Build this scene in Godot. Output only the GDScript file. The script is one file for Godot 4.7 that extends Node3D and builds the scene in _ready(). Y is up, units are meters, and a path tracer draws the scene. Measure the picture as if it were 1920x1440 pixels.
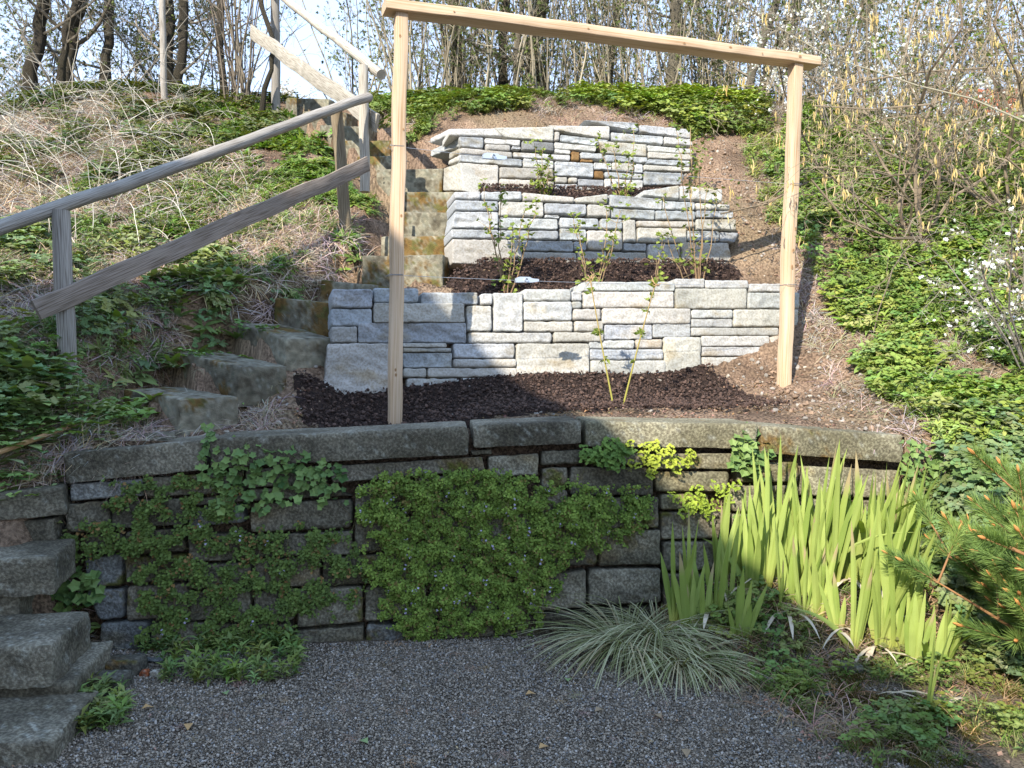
extends Node3D
# A terraced garden slope with dry-stone walls, seen from a gravel yard in the shade of a house.

const F := 1476.0
const EYE := Vector3(0, 1.6, 0)
const E := Vector3(0.954, 0, -0.301)      # along the terrace walls
const N := Vector3(0.301, 0, 0.954)       # out of the terrace walls
var cb: Basis
var M := {}
var taken := {}
var rng := RandomNumberGenerator.new()
var n1 := FastNoiseLite.new()
var n2 := FastNoiseLite.new()
var n3 := FastNoiseLite.new()
var grid := PackedFloat32Array()
const GX := -14.0
const GZ := -34.0
const GS := 0.25
const GW := 129
const GH := 161
var leafm := {}
var carve := []


class MB:
	var v := PackedVector3Array()
	var c := PackedColorArray()
	var i := PackedInt32Array()
	func vert(p: Vector3, col: Color) -> int:
		v.append(p)
		c.append(col)
		return v.size() - 1
	func tri(a: int, b: int, d: int) -> void:
		i.append(a); i.append(b); i.append(d)
	func quad(a: int, b: int, d: int, e: int) -> void:
		i.append(a); i.append(b); i.append(d); i.append(a); i.append(d); i.append(e)
	func mesh(m: Material, smooth := true) -> ArrayMesh:
		var arr := []
		arr.resize(Mesh.ARRAY_MAX)
		arr[Mesh.ARRAY_VERTEX] = v
		arr[Mesh.ARRAY_COLOR] = c
		arr[Mesh.ARRAY_INDEX] = i
		var am: ArrayMesh
		if smooth:
			var st := SurfaceTool.new()
			st.create_from_arrays(arr)
			st.generate_normals()
			am = st.commit()
		else:
			am = ArrayMesh.new()
			am.add_surface_from_arrays(Mesh.PRIMITIVE_TRIANGLES, arr)
		am.surface_set_material(0, m)
		return am


# ---------------------------------------------------------------- helpers
func pt(x: float, y: float, d: float) -> Vector3:
	return EYE + cb * Vector3((x - 960.0) / F * d, -(y - 720.0) / F * d, -d)

func proj(p: Vector3) -> Vector2:
	var q := cb.inverse() * (p - EYE)
	if q.z > -0.2:
		return Vector2(-9999, -9999)
	return Vector2(960.0 + F * q.x / -q.z, 720.0 - F * q.y / -q.z)

func hit(x: float, y: float, p0: Vector3, n: Vector3) -> Vector3:
	var d := cb * Vector3((x - 960.0) / F, -(y - 720.0) / F, -1.0)
	return EYE + d * ((p0 - EYE).dot(n) / d.dot(n))

func numbered(called: String) -> String:
	var k: int = taken.get(called, 0)
	taken[called] = k + 1
	return called if k == 0 else "%s_%03d" % [called, k]

func thing(called: String, label: String, category: String, at := Vector3.ZERO, group := "", kind := "") -> Node3D:
	var o := Node3D.new()
	o.name = numbered(called)
	add_child(o, true)
	o.position = at
	metas(o, label, category, group, kind)
	return o

func metas(o: Node, label: String, category: String, group := "", kind := "") -> void:
	if label: o.set_meta("label", label)
	if category: o.set_meta("category", category)
	if group: o.set_meta("group", group)
	if kind: o.set_meta("kind", kind)

func part(called: String, m: Mesh, parent: Node, at := Vector3.ZERO) -> MeshInstance3D:
	var o := MeshInstance3D.new()
	o.name = called
	o.mesh = m
	parent.add_child(o, true)
	o.position = at
	return o

func struct(called: String, m: Mesh, label: String) -> MeshInstance3D:
	var o := MeshInstance3D.new()
	o.name = numbered(called)
	o.mesh = m
	add_child(o, true)
	metas(o, label, called.replace("_", " "), "", "structure")
	return o

func multi(called: String, m: Mesh, xf: Array, cols: Array, parent: Node) -> MultiMeshInstance3D:
	var mm := MultiMesh.new()
	mm.transform_format = MultiMesh.TRANSFORM_3D
	mm.use_colors = true
	mm.mesh = m
	mm.instance_count = xf.size()
	for k in xf.size():
		mm.set_instance_transform(k, xf[k])
		mm.set_instance_color(k, cols[k])
	var o := MultiMeshInstance3D.new()
	o.name = called
	o.multimesh = mm
	o.set_meta("kind", "stuff")
	parent.add_child(o, true)
	return o

func rr(a: float, b: float) -> float:
	return rng.randf_range(a, b)

func mixc(a: Color, b: Color, t: float) -> Color:
	return a.lerp(b, clampf(t, 0.0, 1.0))

func ss(a: float, b: float, x: float) -> float:
	var t := clampf((x - a) / (b - a), 0.0, 1.0)
	return t * t * (3.0 - 2.0 * t)

func rdir() -> Vector3:
	return Vector3(rng.randfn(), rng.randfn(), rng.randfn()).normalized()

func side_of(d: Vector3) -> Vector3:
	var s := d.cross(Vector3.UP)
	if s.length() < 0.05:
		s = d.cross(Vector3.RIGHT)
	return s.normalized()


# ---------------------------------------------------------------- materials
func ntex(freq: float, oct: int, ramp: Array, seed_: int, kind := FastNoiseLite.TYPE_SIMPLEX_SMOOTH, size := 512) -> NoiseTexture2D:
	var nz := FastNoiseLite.new()
	nz.noise_type = kind
	nz.frequency = freq
	nz.fractal_octaves = oct
	nz.seed = seed_
	var t := NoiseTexture2D.new()
	t.width = size
	t.height = size
	t.seamless = true
	t.noise = nz
	if ramp:
		var g := Gradient.new()
		var offs := PackedFloat32Array()
		var cols := PackedColorArray()
		for k in ramp.size():
			offs.append(ramp[k][0])
			cols.append(ramp[k][1])
		g.offsets = offs
		g.colors = cols
		t.color_ramp = g
	return t

func g(x: float) -> Color:
	return Color(x, x, x)

func mat(called: String, rough: float, tex: Texture2D = null, bump: Texture2D = null, scale := Vector3.ONE, bump_cm := 0.0, world := true) -> StandardMaterial3D:
	var m := StandardMaterial3D.new()
	m.resource_name = called
	m.roughness = rough
	m.metallic_specular = 0.35
	m.vertex_color_use_as_albedo = true
	if tex or bump:
		m.uv1_triplanar = true
		m.uv1_world_triplanar = world
		m.uv1_scale = scale
		m.uv1_triplanar_sharpness = 3.0
	if tex:
		m.albedo_texture = tex
	if bump:
		m.heightmap_enabled = true
		m.heightmap_texture = bump
		m.heightmap_scale = bump_cm
	return m

func leafmat(called: String, rough: float, back: float) -> StandardMaterial3D:
	var m := mat(called, rough)
	m.metallic_specular = 0.4
	if back > 0.0:
		m.backlight_enabled = true
		m.backlight = Color(back, back, back * 0.5)
	m.cull_mode = BaseMaterial3D.CULL_DISABLED
	return m

func make_materials() -> void:
	var grain := ntex(0.035, 7, [[0.0, Color(0.8, 0.78, 0.75)], [0.36, Color(0.91, 0.9, 0.88)], [0.5, Color(0.95, 0.95, 0.94)], [0.7, g(0.98)], [1.0, g(1.0)]], 11, FastNoiseLite.TYPE_SIMPLEX, 1024)
	var pits := ntex(0.06, 6, [], 12, FastNoiseLite.TYPE_SIMPLEX, 1024)
	var blotch := ntex(0.012, 6, [[0.0, Color(0.5, 0.48, 0.45)], [0.35, Color(0.74, 0.73, 0.7)], [0.55, Color(0.92, 0.92, 0.9)], [0.75, Color(0.8, 0.82, 0.8)], [1.0, Color(1, 0.98, 0.92)]], 13)
	var lichen := ntex(0.03, 7, [[0.0, Color(0.6, 0.59, 0.57)], [0.42, Color(0.78, 0.77, 0.74)], [0.62, Color(0.87, 0.87, 0.84)], [0.72, Color(0.98, 0.98, 0.95)], [1.0, Color(0.9, 0.9, 0.88)]], 14, FastNoiseLite.TYPE_SIMPLEX, 1024)
	var soil := ntex(0.045, 6, [[0.0, Color(0.42, 0.4, 0.38)], [0.4, Color(0.72, 0.7, 0.68)], [0.62, Color(0.95, 0.93, 0.9)], [1.0, g(1.0)]], 15)
	M.stone = mat("fresh_sandstone", 0.88, grain, pits, Vector3(1.0, 1.0, 1.0), 0.16)
	M.old = mat("weathered_sandstone", 0.92, lichen, pits, Vector3(1.3, 1.3, 1.3), 0.28)
	M.step = mat("mossy_sandstone", 0.95, blotch, pits, Vector3(1.1, 1.1, 1.1), 0.3)
	M.soil = mat("soil", 0.97, soil, pits, Vector3(1.5, 1.5, 1.5), 1.2)
	M.mulch = mat("bark_compost", 0.98, soil, pits, Vector3(2.6, 2.6, 2.6), 1.2)
	M.gravelbed = mat("gravel_bed", 0.95, soil, pits, Vector3(3, 3, 3), 0.8)
	M.pebble = mat("pebble", 0.85)
	var wg := ntex(0.02, 5, [[0.0, Color(0.8, 0.72, 0.62)], [0.36, Color(0.93, 0.89, 0.83)], [0.55, Color(0.98, 0.96, 0.93)], [1.0, Color(1, 0.99, 0.97)]], 16)
	var wo := ntex(0.03, 6, [[0.0, Color(0.5, 0.47, 0.44)], [0.33, Color(0.76, 0.74, 0.71)], [0.55, Color(0.9, 0.89, 0.87)], [1.0, Color(1, 1, 1)]], 17)
	M.newwood = mat("fresh_larch", 0.75, wg, wo, Vector3(7, 0.12, 7), 0.05, false)
	M.oldwood = mat("silvered_timber", 0.9, wo, wo, Vector3(9, 0.22, 9), 0.25, false)
	M.bark = mat("bark", 0.95, lichen, pits, Vector3(3, 1.2, 3), 2.0)
	M.twig = mat("twig", 0.85)
	M.leaf = leafmat("leaf", 0.68, 0.75)
	M.glossleaf = leafmat("ivy_leaf", 0.6, 0.4)
	M.dry = leafmat("dry_straw", 0.85, 0.35)
	M.petal = leafmat("petal", 0.6, 0.7)
	M.moss = mat("moss", 1.0)
	M.metal = mat("zinc_wire", 0.4)
	M.metal.metallic = 0.7
	M.plaster = mat("plaster", 0.9, grain, pits, Vector3(1, 1, 1), 0.4)
	M.tile = mat("clay_tile", 0.85)
	M.glass = mat("window_glass", 0.1)


# ---------------------------------------------------------------- terrain
func tps(points: Array) -> void:
	var n := points.size()
	var m := n + 3
	var a := []
	for r in m:
		var row := PackedFloat64Array()
		row.resize(m + 1)
		a.append(row)
	for r in n:
		var p: Vector3 = points[r]
		for q in n:
			var o: Vector3 = points[q]
			var d2 := (p.x - o.x) * (p.x - o.x) + (p.z - o.z) * (p.z - o.z)
			a[r][q] = 0.5 * d2 * log(d2) if d2 > 1e-9 else 0.02
		a[r][n] = 1.0
		a[r][n + 1] = p.x
		a[r][n + 2] = p.z
		a[r][m] = p.y
		a[n][r] = 1.0
		a[n + 1][r] = p.x
		a[n + 2][r] = p.z
	for col in m:
		var best := col
		for r in range(col, m):
			if absf(a[r][col]) > absf(a[best][col]):
				best = r
		var tmp = a[col]
		a[col] = a[best]
		a[best] = tmp
		var prow: PackedFloat64Array = a[col]
		for r in range(col + 1, m):
			var row: PackedFloat64Array = a[r]
			var f := row[col] / prow[col]
			if f != 0.0:
				for k in range(col, m + 1):
					row[k] -= f * prow[k]
				a[r] = row
	var w := PackedFloat64Array()
	w.resize(m)
	for r in range(m - 1, -1, -1):
		var s: float = a[r][m]
		for k in range(r + 1, m):
			s -= a[r][k] * w[k]
		w[r] = s / a[r][r]
	grid.resize(GW * GH)
	for jz in GH:
		for jx in GW:
			var x := GX + jx * GS
			var z := GZ + jz * GS
			var h := w[n] + w[n + 1] * x + w[n + 2] * z
			for k in n:
				var o: Vector3 = points[k]
				var d2 := (x - o.x) * (x - o.x) + (z - o.z) * (z - o.z)
				if d2 > 1e-9:
					h += w[k] * 0.5 * d2 * log(d2)
			grid[jz * GW + jx] = h

func hill(x: float, z: float) -> float:
	var fx := clampf((x - GX) / GS, 0.0, GW - 1.01)
	var fz := clampf((z - GZ) / GS, 0.0, GH - 1.01)
	var ix := int(fx)
	var iz := int(fz)
	fx -= ix
	fz -= iz
	var k := iz * GW + ix
	return lerpf(lerpf(grid[k], grid[k + 1], fx), lerpf(grid[k + GW], grid[k + GW + 1], fx), fz)

func wall_z(x: float) -> float:
	return -4.46 - 0.10 * x

const T1 := 5.83
const T2 := 6.73
const T3 := 7.70

func slope(x: float, z: float) -> float:
	var h := hill(x, z)
	var s := 0.954 * x - 0.301 * z
	var t := -0.301 * x - 0.954 * z
	if t > T1 + 0.16 and t < 9.2 and s > 0.2 and s < 5.0:
		var left := lerpf(0.58, 1.72, ss(T1 + 0.3, T2 - 0.05, t)) + 0.22 * ss(T3 - 0.15, T3 + 0.1, t)
		var w := ss(left, left + 0.12, s) * (1.0 - ss(4.22, 4.5, s))
		var g_ := 0.0
		if t < T2 + 0.16:
			g_ = lerpf(2.03, 2.42, ss(T1 + 0.2, T2, t)) + 0.03 * (s - 2.0)
		elif t < T3 + 0.16:
			g_ = lerpf(2.98, 3.27, ss(T2 + 0.2, T3, t)) + 0.04 * (s - 2.0)
		else:
			g_ = 3.9 + 0.05 * (s - 2.0)
			w *= 1.0 - ss(T3 + 0.2, 9.0, t)
		h = lerpf(h, g_, w)
	if x > -3.4 and x < -0.3 and z < -4.4:
		for st in carve:
			var dx: float = x - st[0]
			var dz: float = z - st[1]
			var u: float = dx * st[2] + dz * st[3]
			var v: float = dx * st[3] - dz * st[2]     # back from the riser
			if absf(u) < st[4] + 0.2 and v > -0.02 and v < st[5] + 0.02:
				h = lerpf(minf(h, st[6]), h, ss(st[4] + 0.02, st[4] + 0.2, absf(u)))
			elif absf(u) < st[4] + 0.2 and v <= -0.02 and v > -0.4:
				h = lerpf(minf(h, st[7] - 0.06 - v * 0.1), h, ss(st[4] + 0.04, st[4] + 0.2, absf(u)))
	return h

func yard(x: float, z: float) -> float:
	var m := ss(0.55, 1.5, x) * ss(-3.85, -4.6, z) * 0.34
	m += ss(1.4, 2.6, x) * ss(-2.9, -4.2, z) * 0.1
	return m

func ground(x: float, z: float) -> float:
	var y0 := yard(x, z)
	if z > -2.2:
		return y0
	var h := slope(x, z)
	var stepped := h if z < wall_z(x) - 0.15 else y0
	if x > 2.4:
		stepped = lerpf(stepped, lerpf(y0, h, ss(-3.7, -5.0, z)), ss(2.4, 2.75, x))
	elif x < -2.4:
		stepped = lerpf(stepped, lerpf(y0, h, ss(-2.7, -4.6, z)) - 0.06, ss(-2.4, -2.6, x))
	return stepped

func bumpy(x: float, z: float) -> float:
	return ground(x, z) + 0.018 * n1.get_noise_2d(x * 30.0, z * 30.0) + 0.03 * n1.get_noise_2d(x * 6.0 + 50.0, z * 6.0)

func on(x: float, z: float) -> Vector3:
	return Vector3(x, bumpy(x, z), z)

func gnormal(x: float, z: float) -> Vector3:
	var e := 0.06
	return Vector3(ground(x - e, z) - ground(x + e, z), 2.0 * e, ground(x, z - e) - ground(x, z + e)).normalized()

func sheet(xs: PackedFloat32Array, zs: PackedFloat32Array, height: Callable, tint: Callable, keep: Callable, m: Material) -> ArrayMesh:
	var b := MB.new()
	for z in zs:
		for x in xs:
			b.vert(Vector3(x, height.call(x, z), z), tint.call(x, z))
	var w := xs.size()
	for jz in zs.size() - 1:
		for jx in w - 1:
			if keep.call((xs[jx] + xs[jx + 1]) * 0.5, (zs[jz] + zs[jz + 1]) * 0.5):
				var k := jz * w + jx
				b.quad(k, k + w, k + w + 1, k + 1) if false else b.quad(k, k + 1, k + w + 1, k + w)
	return b.mesh(m)

func span(list: Array) -> PackedFloat32Array:   # [[from, to, step], ...]
	var out := PackedFloat32Array()
	for a in list:
		var x: float = a[0]
		while x < a[1] - 1e-4:
			out.append(x)
			x += a[2]
	out.append(list[-1][1])
	return out


# ---------------------------------------------------------------- shapes
func tube(b: MB, pts: PackedVector3Array, rad: PackedFloat32Array, sides: int, col: Color, col2 := Color(-1, 0, 0)) -> void:
	var n := pts.size()
	var prev := side_of((pts[1] - pts[0]).normalized())
	var first := b.v.size()
	for k in n:
		var d := (pts[mini(k + 1, n - 1)] - pts[maxi(k - 1, 0)]).normalized()
		var s := (prev - d * prev.dot(d))
		s = s.normalized() if s.length() > 1e-4 else side_of(d)
		prev = s
		var t := d.cross(s)
		var cc := col if col2.r < 0.0 else col.lerp(col2, float(k) / (n - 1))
		for q in sides:
			var an := TAU * q / sides
			b.vert(pts[k] + (s * cos(an) + t * sin(an)) * rad[k], cc)
	for k in n - 1:
		for q in sides:
			var a := first + k * sides + q
			var e := first + k * sides + (q + 1) % sides
			b.quad(a, e, e + sides, a + sides)
	var tip := b.vert(pts[n - 1] + (pts[n - 1] - pts[n - 2]).normalized() * rad[n - 1] * 0.5, col if col2.r < 0.0 else col2)
	for q in sides:
		b.tri(first + (n - 1) * sides + q, first + (n - 1) * sides + (q + 1) % sides, tip)

func rod(b: MB, p: Vector3, q: Vector3, r0: float, r1: float, sides: int, col: Color) -> void:
	tube(b, PackedVector3Array([p, q]), PackedFloat32Array([r0, r1]), sides, col)

# a leaf of four facets, folded along its midrib
func leaf(b: MB, p: Vector3, d: Vector3, up: Vector3, length: float, width: float, droop: float, col: Color) -> void:
	var s := d.cross(up).normalized()
	var u := s.cross(d).normalized()
	var m := p + d * length * 0.45 + u * length * droop * 0.25
	var tip := p + d * length - u * length * droop * 0.6
	var a := b.vert(p, col)
	var l := b.vert(m + s * width * 0.5 + u * width * 0.12, col)
	var c := b.vert(m - u * width * 0.06, col)
	var r := b.vert(m - s * width * 0.5 + u * width * 0.12, col)
	var t := b.vert(tip, col)
	b.tri(a, l, c); b.tri(a, c, r); b.tri(l, t, c); b.tri(c, t, r)

# a strap-shaped blade that bends as it goes
func blade(b: MB, p: Vector3, d: Vector3, bend: Vector3, length: float, width: float, segs: int, col: Color, col2: Color, facing := Vector3.ZERO) -> void:
	var s := facing.cross(d).normalized() if facing != Vector3.ZERO else side_of(d)
	var at := p
	var dir := d
	var prev := [b.vert(p - s * width * 0.4, col), b.vert(p + s * width * 0.4, col)]
	for k in segs:
		dir = (dir + bend / segs).normalized()
		at += dir * length / segs
		var f := float(k + 1) / segs
		var w := width * 0.5 * (1.0 if f < 0.55 else maxf(0.0, 1.0 - pow((f - 0.55) / 0.45, 1.6)))
		var cc := col.lerp(col2, f)
		if k == segs - 1:
			var t := b.vert(at, cc)
			b.tri(prev[0], prev[1], t)
		else:
			var nx := [b.vert(at - s * w, cc), b.vert(at + s * w, cc)]
			b.quad(prev[0], prev[1], nx[1], nx[0])
			prev = nx

# a hewn block: a quad face on a wall with a rounded, broken front, running back into the wall
func stone(q: Array, n: Vector3, depth: float, rough: float, r: float, proud: float, c1: Color, c2: Color, moss: float, m: Material, sd: float, cell := 0.017) -> Array:
	var mid: Vector3 = (q[0] + q[1] + q[2] + q[3]) * 0.25
	var w: float = ((q[1] - q[0]).length() + (q[2] - q[3]).length()) * 0.5
	var h: float = ((q[3] - q[0]).length() + (q[2] - q[1]).length()) * 0.5
	r = minf(r, minf(w, h) * 0.3)
	var us := PackedFloat32Array([0.0, r * 0.3 / w])
	var nu := clampi(int((w - 2.0 * r) / cell), 1, 64)
	for k in nu + 1:
		us.append(lerpf(r / w, 1.0 - r / w, float(k) / nu))
	us.append(1.0 - r * 0.3 / w)
	us.append(1.0)
	var vs := PackedFloat32Array([0.0, r * 0.3 / h])
	var nv := clampi(int((h - 2.0 * r) / cell), 1, 34)
	for k in nv + 1:
		vs.append(lerpf(r / h, 1.0 - r / h, float(k) / nv))
	vs.append(1.0 - r * 0.3 / h)
	vs.append(1.0)
	var b := MB.new()
	for v in vs:
		for u in us:
			var p: Vector3 = q[0].lerp(q[1], u).lerp(q[3].lerp(q[2], u), v)
			var du := minf(u, 1.0 - u) * w
			var dv := minf(v, 1.0 - v) * h
			var z := proud
			if du < r:
				z -= r * (1.0 - sqrt(maxf(0.0, 1.0 - pow(1.0 - du / r, 2))))
			if dv < r:
				z -= r * (1.0 - sqrt(maxf(0.0, 1.0 - pow(1.0 - dv / r, 2))))
			var e := clampf(minf(du, dv) / (r * 1.2), 0.25, 1.0)
			var a := n1.get_noise_3d(p.x * 8.0 + sd, p.y * 15.0, p.z * 8.0)
			var c := n2.get_noise_3d(p.x * 7.0 + sd, p.y * 11.0, p.z * 7.0 - sd)
			var fine := n1.get_noise_3d(p.x * 30.0, p.y * 46.0 + sd, p.z * 30.0)
			z += rough * (a * 1.1 + (c - 0.35) * 0.8 + fine * 0.5) * e + 0.007 * e
			var inward: Vector3 = (mid - p)
			p += inward.normalized() * (0.003 + 0.008 * n1.get_noise_3d(p.x * 12.0, p.y * 12.0, p.z * 12.0 + sd)) * (1.0 - clampf(minf(du, dv) / 0.05, 0.0, 1.0))
			if du < r and dv < r:
				p += inward.normalized() * r * 0.35 * (1.0 - du / r) * (1.0 - dv / r)
			p += n * z
			var k := n3.get_noise_3d(p.x * 2.2 + sd * 3.0, p.y * 4.5, p.z * 2.2)
			var col := c1.lerp(c2, clampf(0.5 + k * 1.7, 0.0, 1.0)) * (1.0 + 0.12 * fine)
			var stain := n3.get_noise_3d(p.x * 3.0 + 70.0, p.y * 7.0 + sd, p.z * 3.0) + 0.4 * a
			col = col.lerp(col * Color(0.86, 0.74, 0.55), clampf((stain - 0.3) * 2.0, 0.0, 0.8))
			if moss > 0.0:
				col *= 1.0 + 0.5 * n1.get_noise_3d(p.x * 14.0, p.y * 14.0 + sd, p.z * 14.0)
				var mk := n3.get_noise_3d(p.x * 5.0 - sd, p.y * 5.0, p.z * 5.0) * 1.4 + n1.get_noise_3d(p.x * 25.0, p.y * 25.0, p.z * 25.0) * 0.5
				col = col.lerp(Color(0.17, 0.105, 0.02) if mk < 0.75 else Color(0.12, 0.12, 0.02), clampf((mk - 0.55 + moss) * 3.0, 0.0, 0.9))
			b.vert(p - mid, col)
	var cu := us.size()
	var cv := vs.size()
	for j in cv - 1:
		for k in cu - 1:
			var a := j * cu + k
			b.quad(a, a + 1, a + cu + 1, a + cu)
	var ring := PackedInt32Array()
	for k in cu: ring.append(k)
	for j in range(1, cv): ring.append(j * cu + cu - 1)
	for k in range(cu - 2, -1, -1): ring.append((cv - 1) * cu + k)
	for j in range(cv - 2, 0, -1): ring.append(j * cu)
	var back := PackedInt32Array()
	for id in ring:
		back.append(b.vert(b.v[id] - n * depth, b.c[id]))
	for k in ring.size():
		var o := (k + 1) % ring.size()
		b.quad(ring[o], ring[k], back[k], back[o])
	return [b.mesh(m), mid]

# a rough block with a level top: front top edge a-b, running back and down
func block(a: Vector3, b_: Vector3, back: float, high: float, rough: float, c1: Color, c2: Color, moss: float, m: Material, sd: float) -> Array:
	var ex := (b_ - a)
	var w := ex.length()
	ex = ex.normalized()
	var ez := ex.cross(Vector3.UP).normalized()    # out of the riser, towards the viewer
	var ey := ez.cross(ex).normalized() * -1.0
	if ey.y < 0.0: ey = -ey
	var mid := (a + b_) * 0.5 - ez * back * 0.5 - ey * high * 0.5
	var b := MB.new()
	var dims := Vector3(w, high, back)
	var r := 0.012
	var faces := [[ex, ey, ez, w, high, back], [ex, -ez, ey, w, back, high], [-ez, ey, ex, back, high, w], [ez, ey, -ex, back, high, w], [-ex, ey, -ez, w, high, back]]
	for f in faces:
		var nu := maxi(3, int(f[3] / 0.022))
		var nv := maxi(3, int(f[4] / 0.022))
		var first := b.v.size()
		for j in nv + 1:
			for k in nu + 1:
				var u := float(k) / nu - 0.5
				var v := 0.5 - float(j) / nv
				var p: Vector3 = f[0] * u * f[3] + f[1] * v * f[4] + f[2] * f[5] * 0.5
				# round the box, then roughen it
				var l := Vector3(p.dot(ex), p.dot(ey), p.dot(ez))
				var inner := dims * 0.5 - Vector3(r, r, r)
				var cl := l.clamp(-inner, inner)
				var d := l - cl
				if d.length() > r:
					l = cl + d.normalized() * r
				p = ex * l.x + ey * l.y + ez * l.z
				var wp := p + mid
				var a1 := n1.get_noise_3d(wp.x * 7.0 + sd, wp.y * 9.0, wp.z * 7.0)
				var a2 := n2.get_noise_3d(wp.x * 5.0 + sd, wp.y * 7.0, wp.z * 5.0)
				p += p.normalized() * 0.6 * rough * (a1 * 1.1 + (a2 - 0.3) * 1.4)
				var on_edge := clampf(d.length() / r - 1.0, 0.0, 0.8)
				p -= d.normalized() * maxf(0.0, n1.get_noise_3d(wp.x * 11.0 - sd, wp.y * 11.0, wp.z * 11.0) + 0.1) * 0.02 * on_edge
				var kk := n3.get_noise_3d(wp.x * 2.5 + sd, wp.y * 4.0, wp.z * 2.5)
				var col := c1.lerp(c2, clampf(0.5 + kk * 1.7, 0.0, 1.0))
				var fl := n1.get_noise_3d(wp.x * 16.0, wp.y * 16.0 + sd, wp.z * 16.0)
				col *= 1.0 + 0.55 * fl
				if n1.get_noise_3d(wp.x * 22.0 + 9.0, wp.y * 22.0, wp.z * 22.0 + sd) > 0.42: col = col.lerp(Color(0.42, 0.42, 0.37), 0.55)
				if moss > -0.4:
					var mk := n3.get_noise_3d(wp.x * 4.0 - sd, wp.y * 4.0, wp.z * 4.0) * 1.5 + n1.get_noise_3d(wp.x * 28.0, wp.y * 28.0, wp.z * 28.0) * 0.6
					col = col.lerp(Color(0.2, 0.115, 0.03) if a1 < 0.1 else Color(0.14, 0.125, 0.03), clampf((mk - 0.35 + moss) * 2.5, 0.0, 0.92))
				b.vert(p, col)
		for j in nv:
			for k in nu:
				var q := first + j * (nu + 1) + k
				b.quad(q, q + 1, q + nu + 2, q + nu + 1)
	return [b.mesh(m), mid]

# timber: a length along local y
func timber(called: String, a: Vector3, b_: Vector3, w: float, d: float, facing: Vector3, is_round: bool, col: Color, m: Material, parent: Node, cut := 0.0) -> MeshInstance3D:
	var y := (b_ - a)
	var L := y.length()
	y = y.normalized()
	var z := (facing - y * facing.dot(y)).normalized()
	var x := y.cross(z)
	var b := MB.new()
	var prof := PackedVector2Array()
	if is_round:
		for k in 18:
			var an := TAU * k / 18.0
			prof.append(Vector2(cos(an) * w * 0.5, sin(an) * d * 0.5))
	else:
		var c := minf(w, d) * 0.1
		for s in [[1, 1], [-1, 1], [-1, -1], [1, -1]]:
			var p := Vector2(s[0] * w * 0.5, s[1] * d * 0.5)
			var c1 := p - Vector2(s[0] * c, 0)
			var c2 := p - Vector2(0, s[1] * c)
			if s[0] * s[1] > 0:
				prof.append(c2); prof.append(p - Vector2(s[0], s[1]) * c * 0.3); prof.append(c1)
			else:
				prof.append(c1); prof.append(p - Vector2(s[0], s[1]) * c * 0.3); prof.append(c2)
	var np := prof.size()
	var rows := maxi(4, int(L / 0.08))
	var sd := a.x * 7.0 + a.z
	for k in rows + 1:
		var f := float(k) / rows
		for q in np:
			var pr := prof[q]
			var wob := 1.0 + 0.05 * n1.get_noise_3d(pr.x * 60.0 + sd, f * L * 6.0, pr.y * 60.0)
			var yy := f * L + (cut * (pr.x / w) if k == rows else 0.0)
			var off := Vector2(n3.get_noise_2d(f * L * 2.0, sd), n3.get_noise_2d(f * L * 2.0 + 40.0, sd)) * w * 0.12
			var cc := col * (1.0 + 0.25 * n3.get_noise_3d(pr.x * 20.0 + sd, f * L * 1.4, pr.y * 20.0))
			b.vert(Vector3(pr.x * wob + off.x, yy, pr.y * wob + off.y), cc)
	for k in rows:
		for q in np:
			var a0 := k * np + q
			var a1 := k * np + (q + 1) % np
			b.quad(a0, a0 + np, a1 + np, a1)
	for endk in [0, rows]:
		var mid := Vector3.ZERO
		var first := b.v.size()
		for q in np:
			var p := b.v[endk * np + q]
			mid += p / np
			b.vert(p + Vector3(0, 0.0005 if endk else -0.0005, 0), b.c[endk * np + q] * 0.9)
		var cidx := b.vert(mid + Vector3(0, 0.0005 if endk else -0.0005, 0), b.c[0] * 0.85)
		for q in np:
			if endk:
				b.tri(first + q, cidx, first + (q + 1) % np)
			else:
				b.tri(first + q, first + (q + 1) % np, cidx)
	var o := part(called, b.mesh(m), parent)
	o.transform = Transform3D(Basis(x, y, z), a)
	if not is_round and m == M.newwood:
		for q in 7:
			var kb := MB.new()
			var r0 := rr(0.005, 0.011)
			var cx := rr(-w * 0.3, w * 0.3)
			var cy := rr(0.3, L - 0.1)
			var c0 := kb.vert(Vector3(cx, cy, d * 0.5 + 0.0035), Color(0.2, 0.11, 0.05))
			for e in 10:
				var an := TAU * e / 10.0
				kb.vert(Vector3(cx + cos(an) * r0, cy + sin(an) * r0 * 1.5, d * 0.5 + 0.003), Color(0.42, 0.26, 0.14))
			for e in 10:
				kb.tri(c0, 1 + (e + 1) % 10, 1 + e)
			part("knot", kb.mesh(M.twig), o)
	return o


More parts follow.
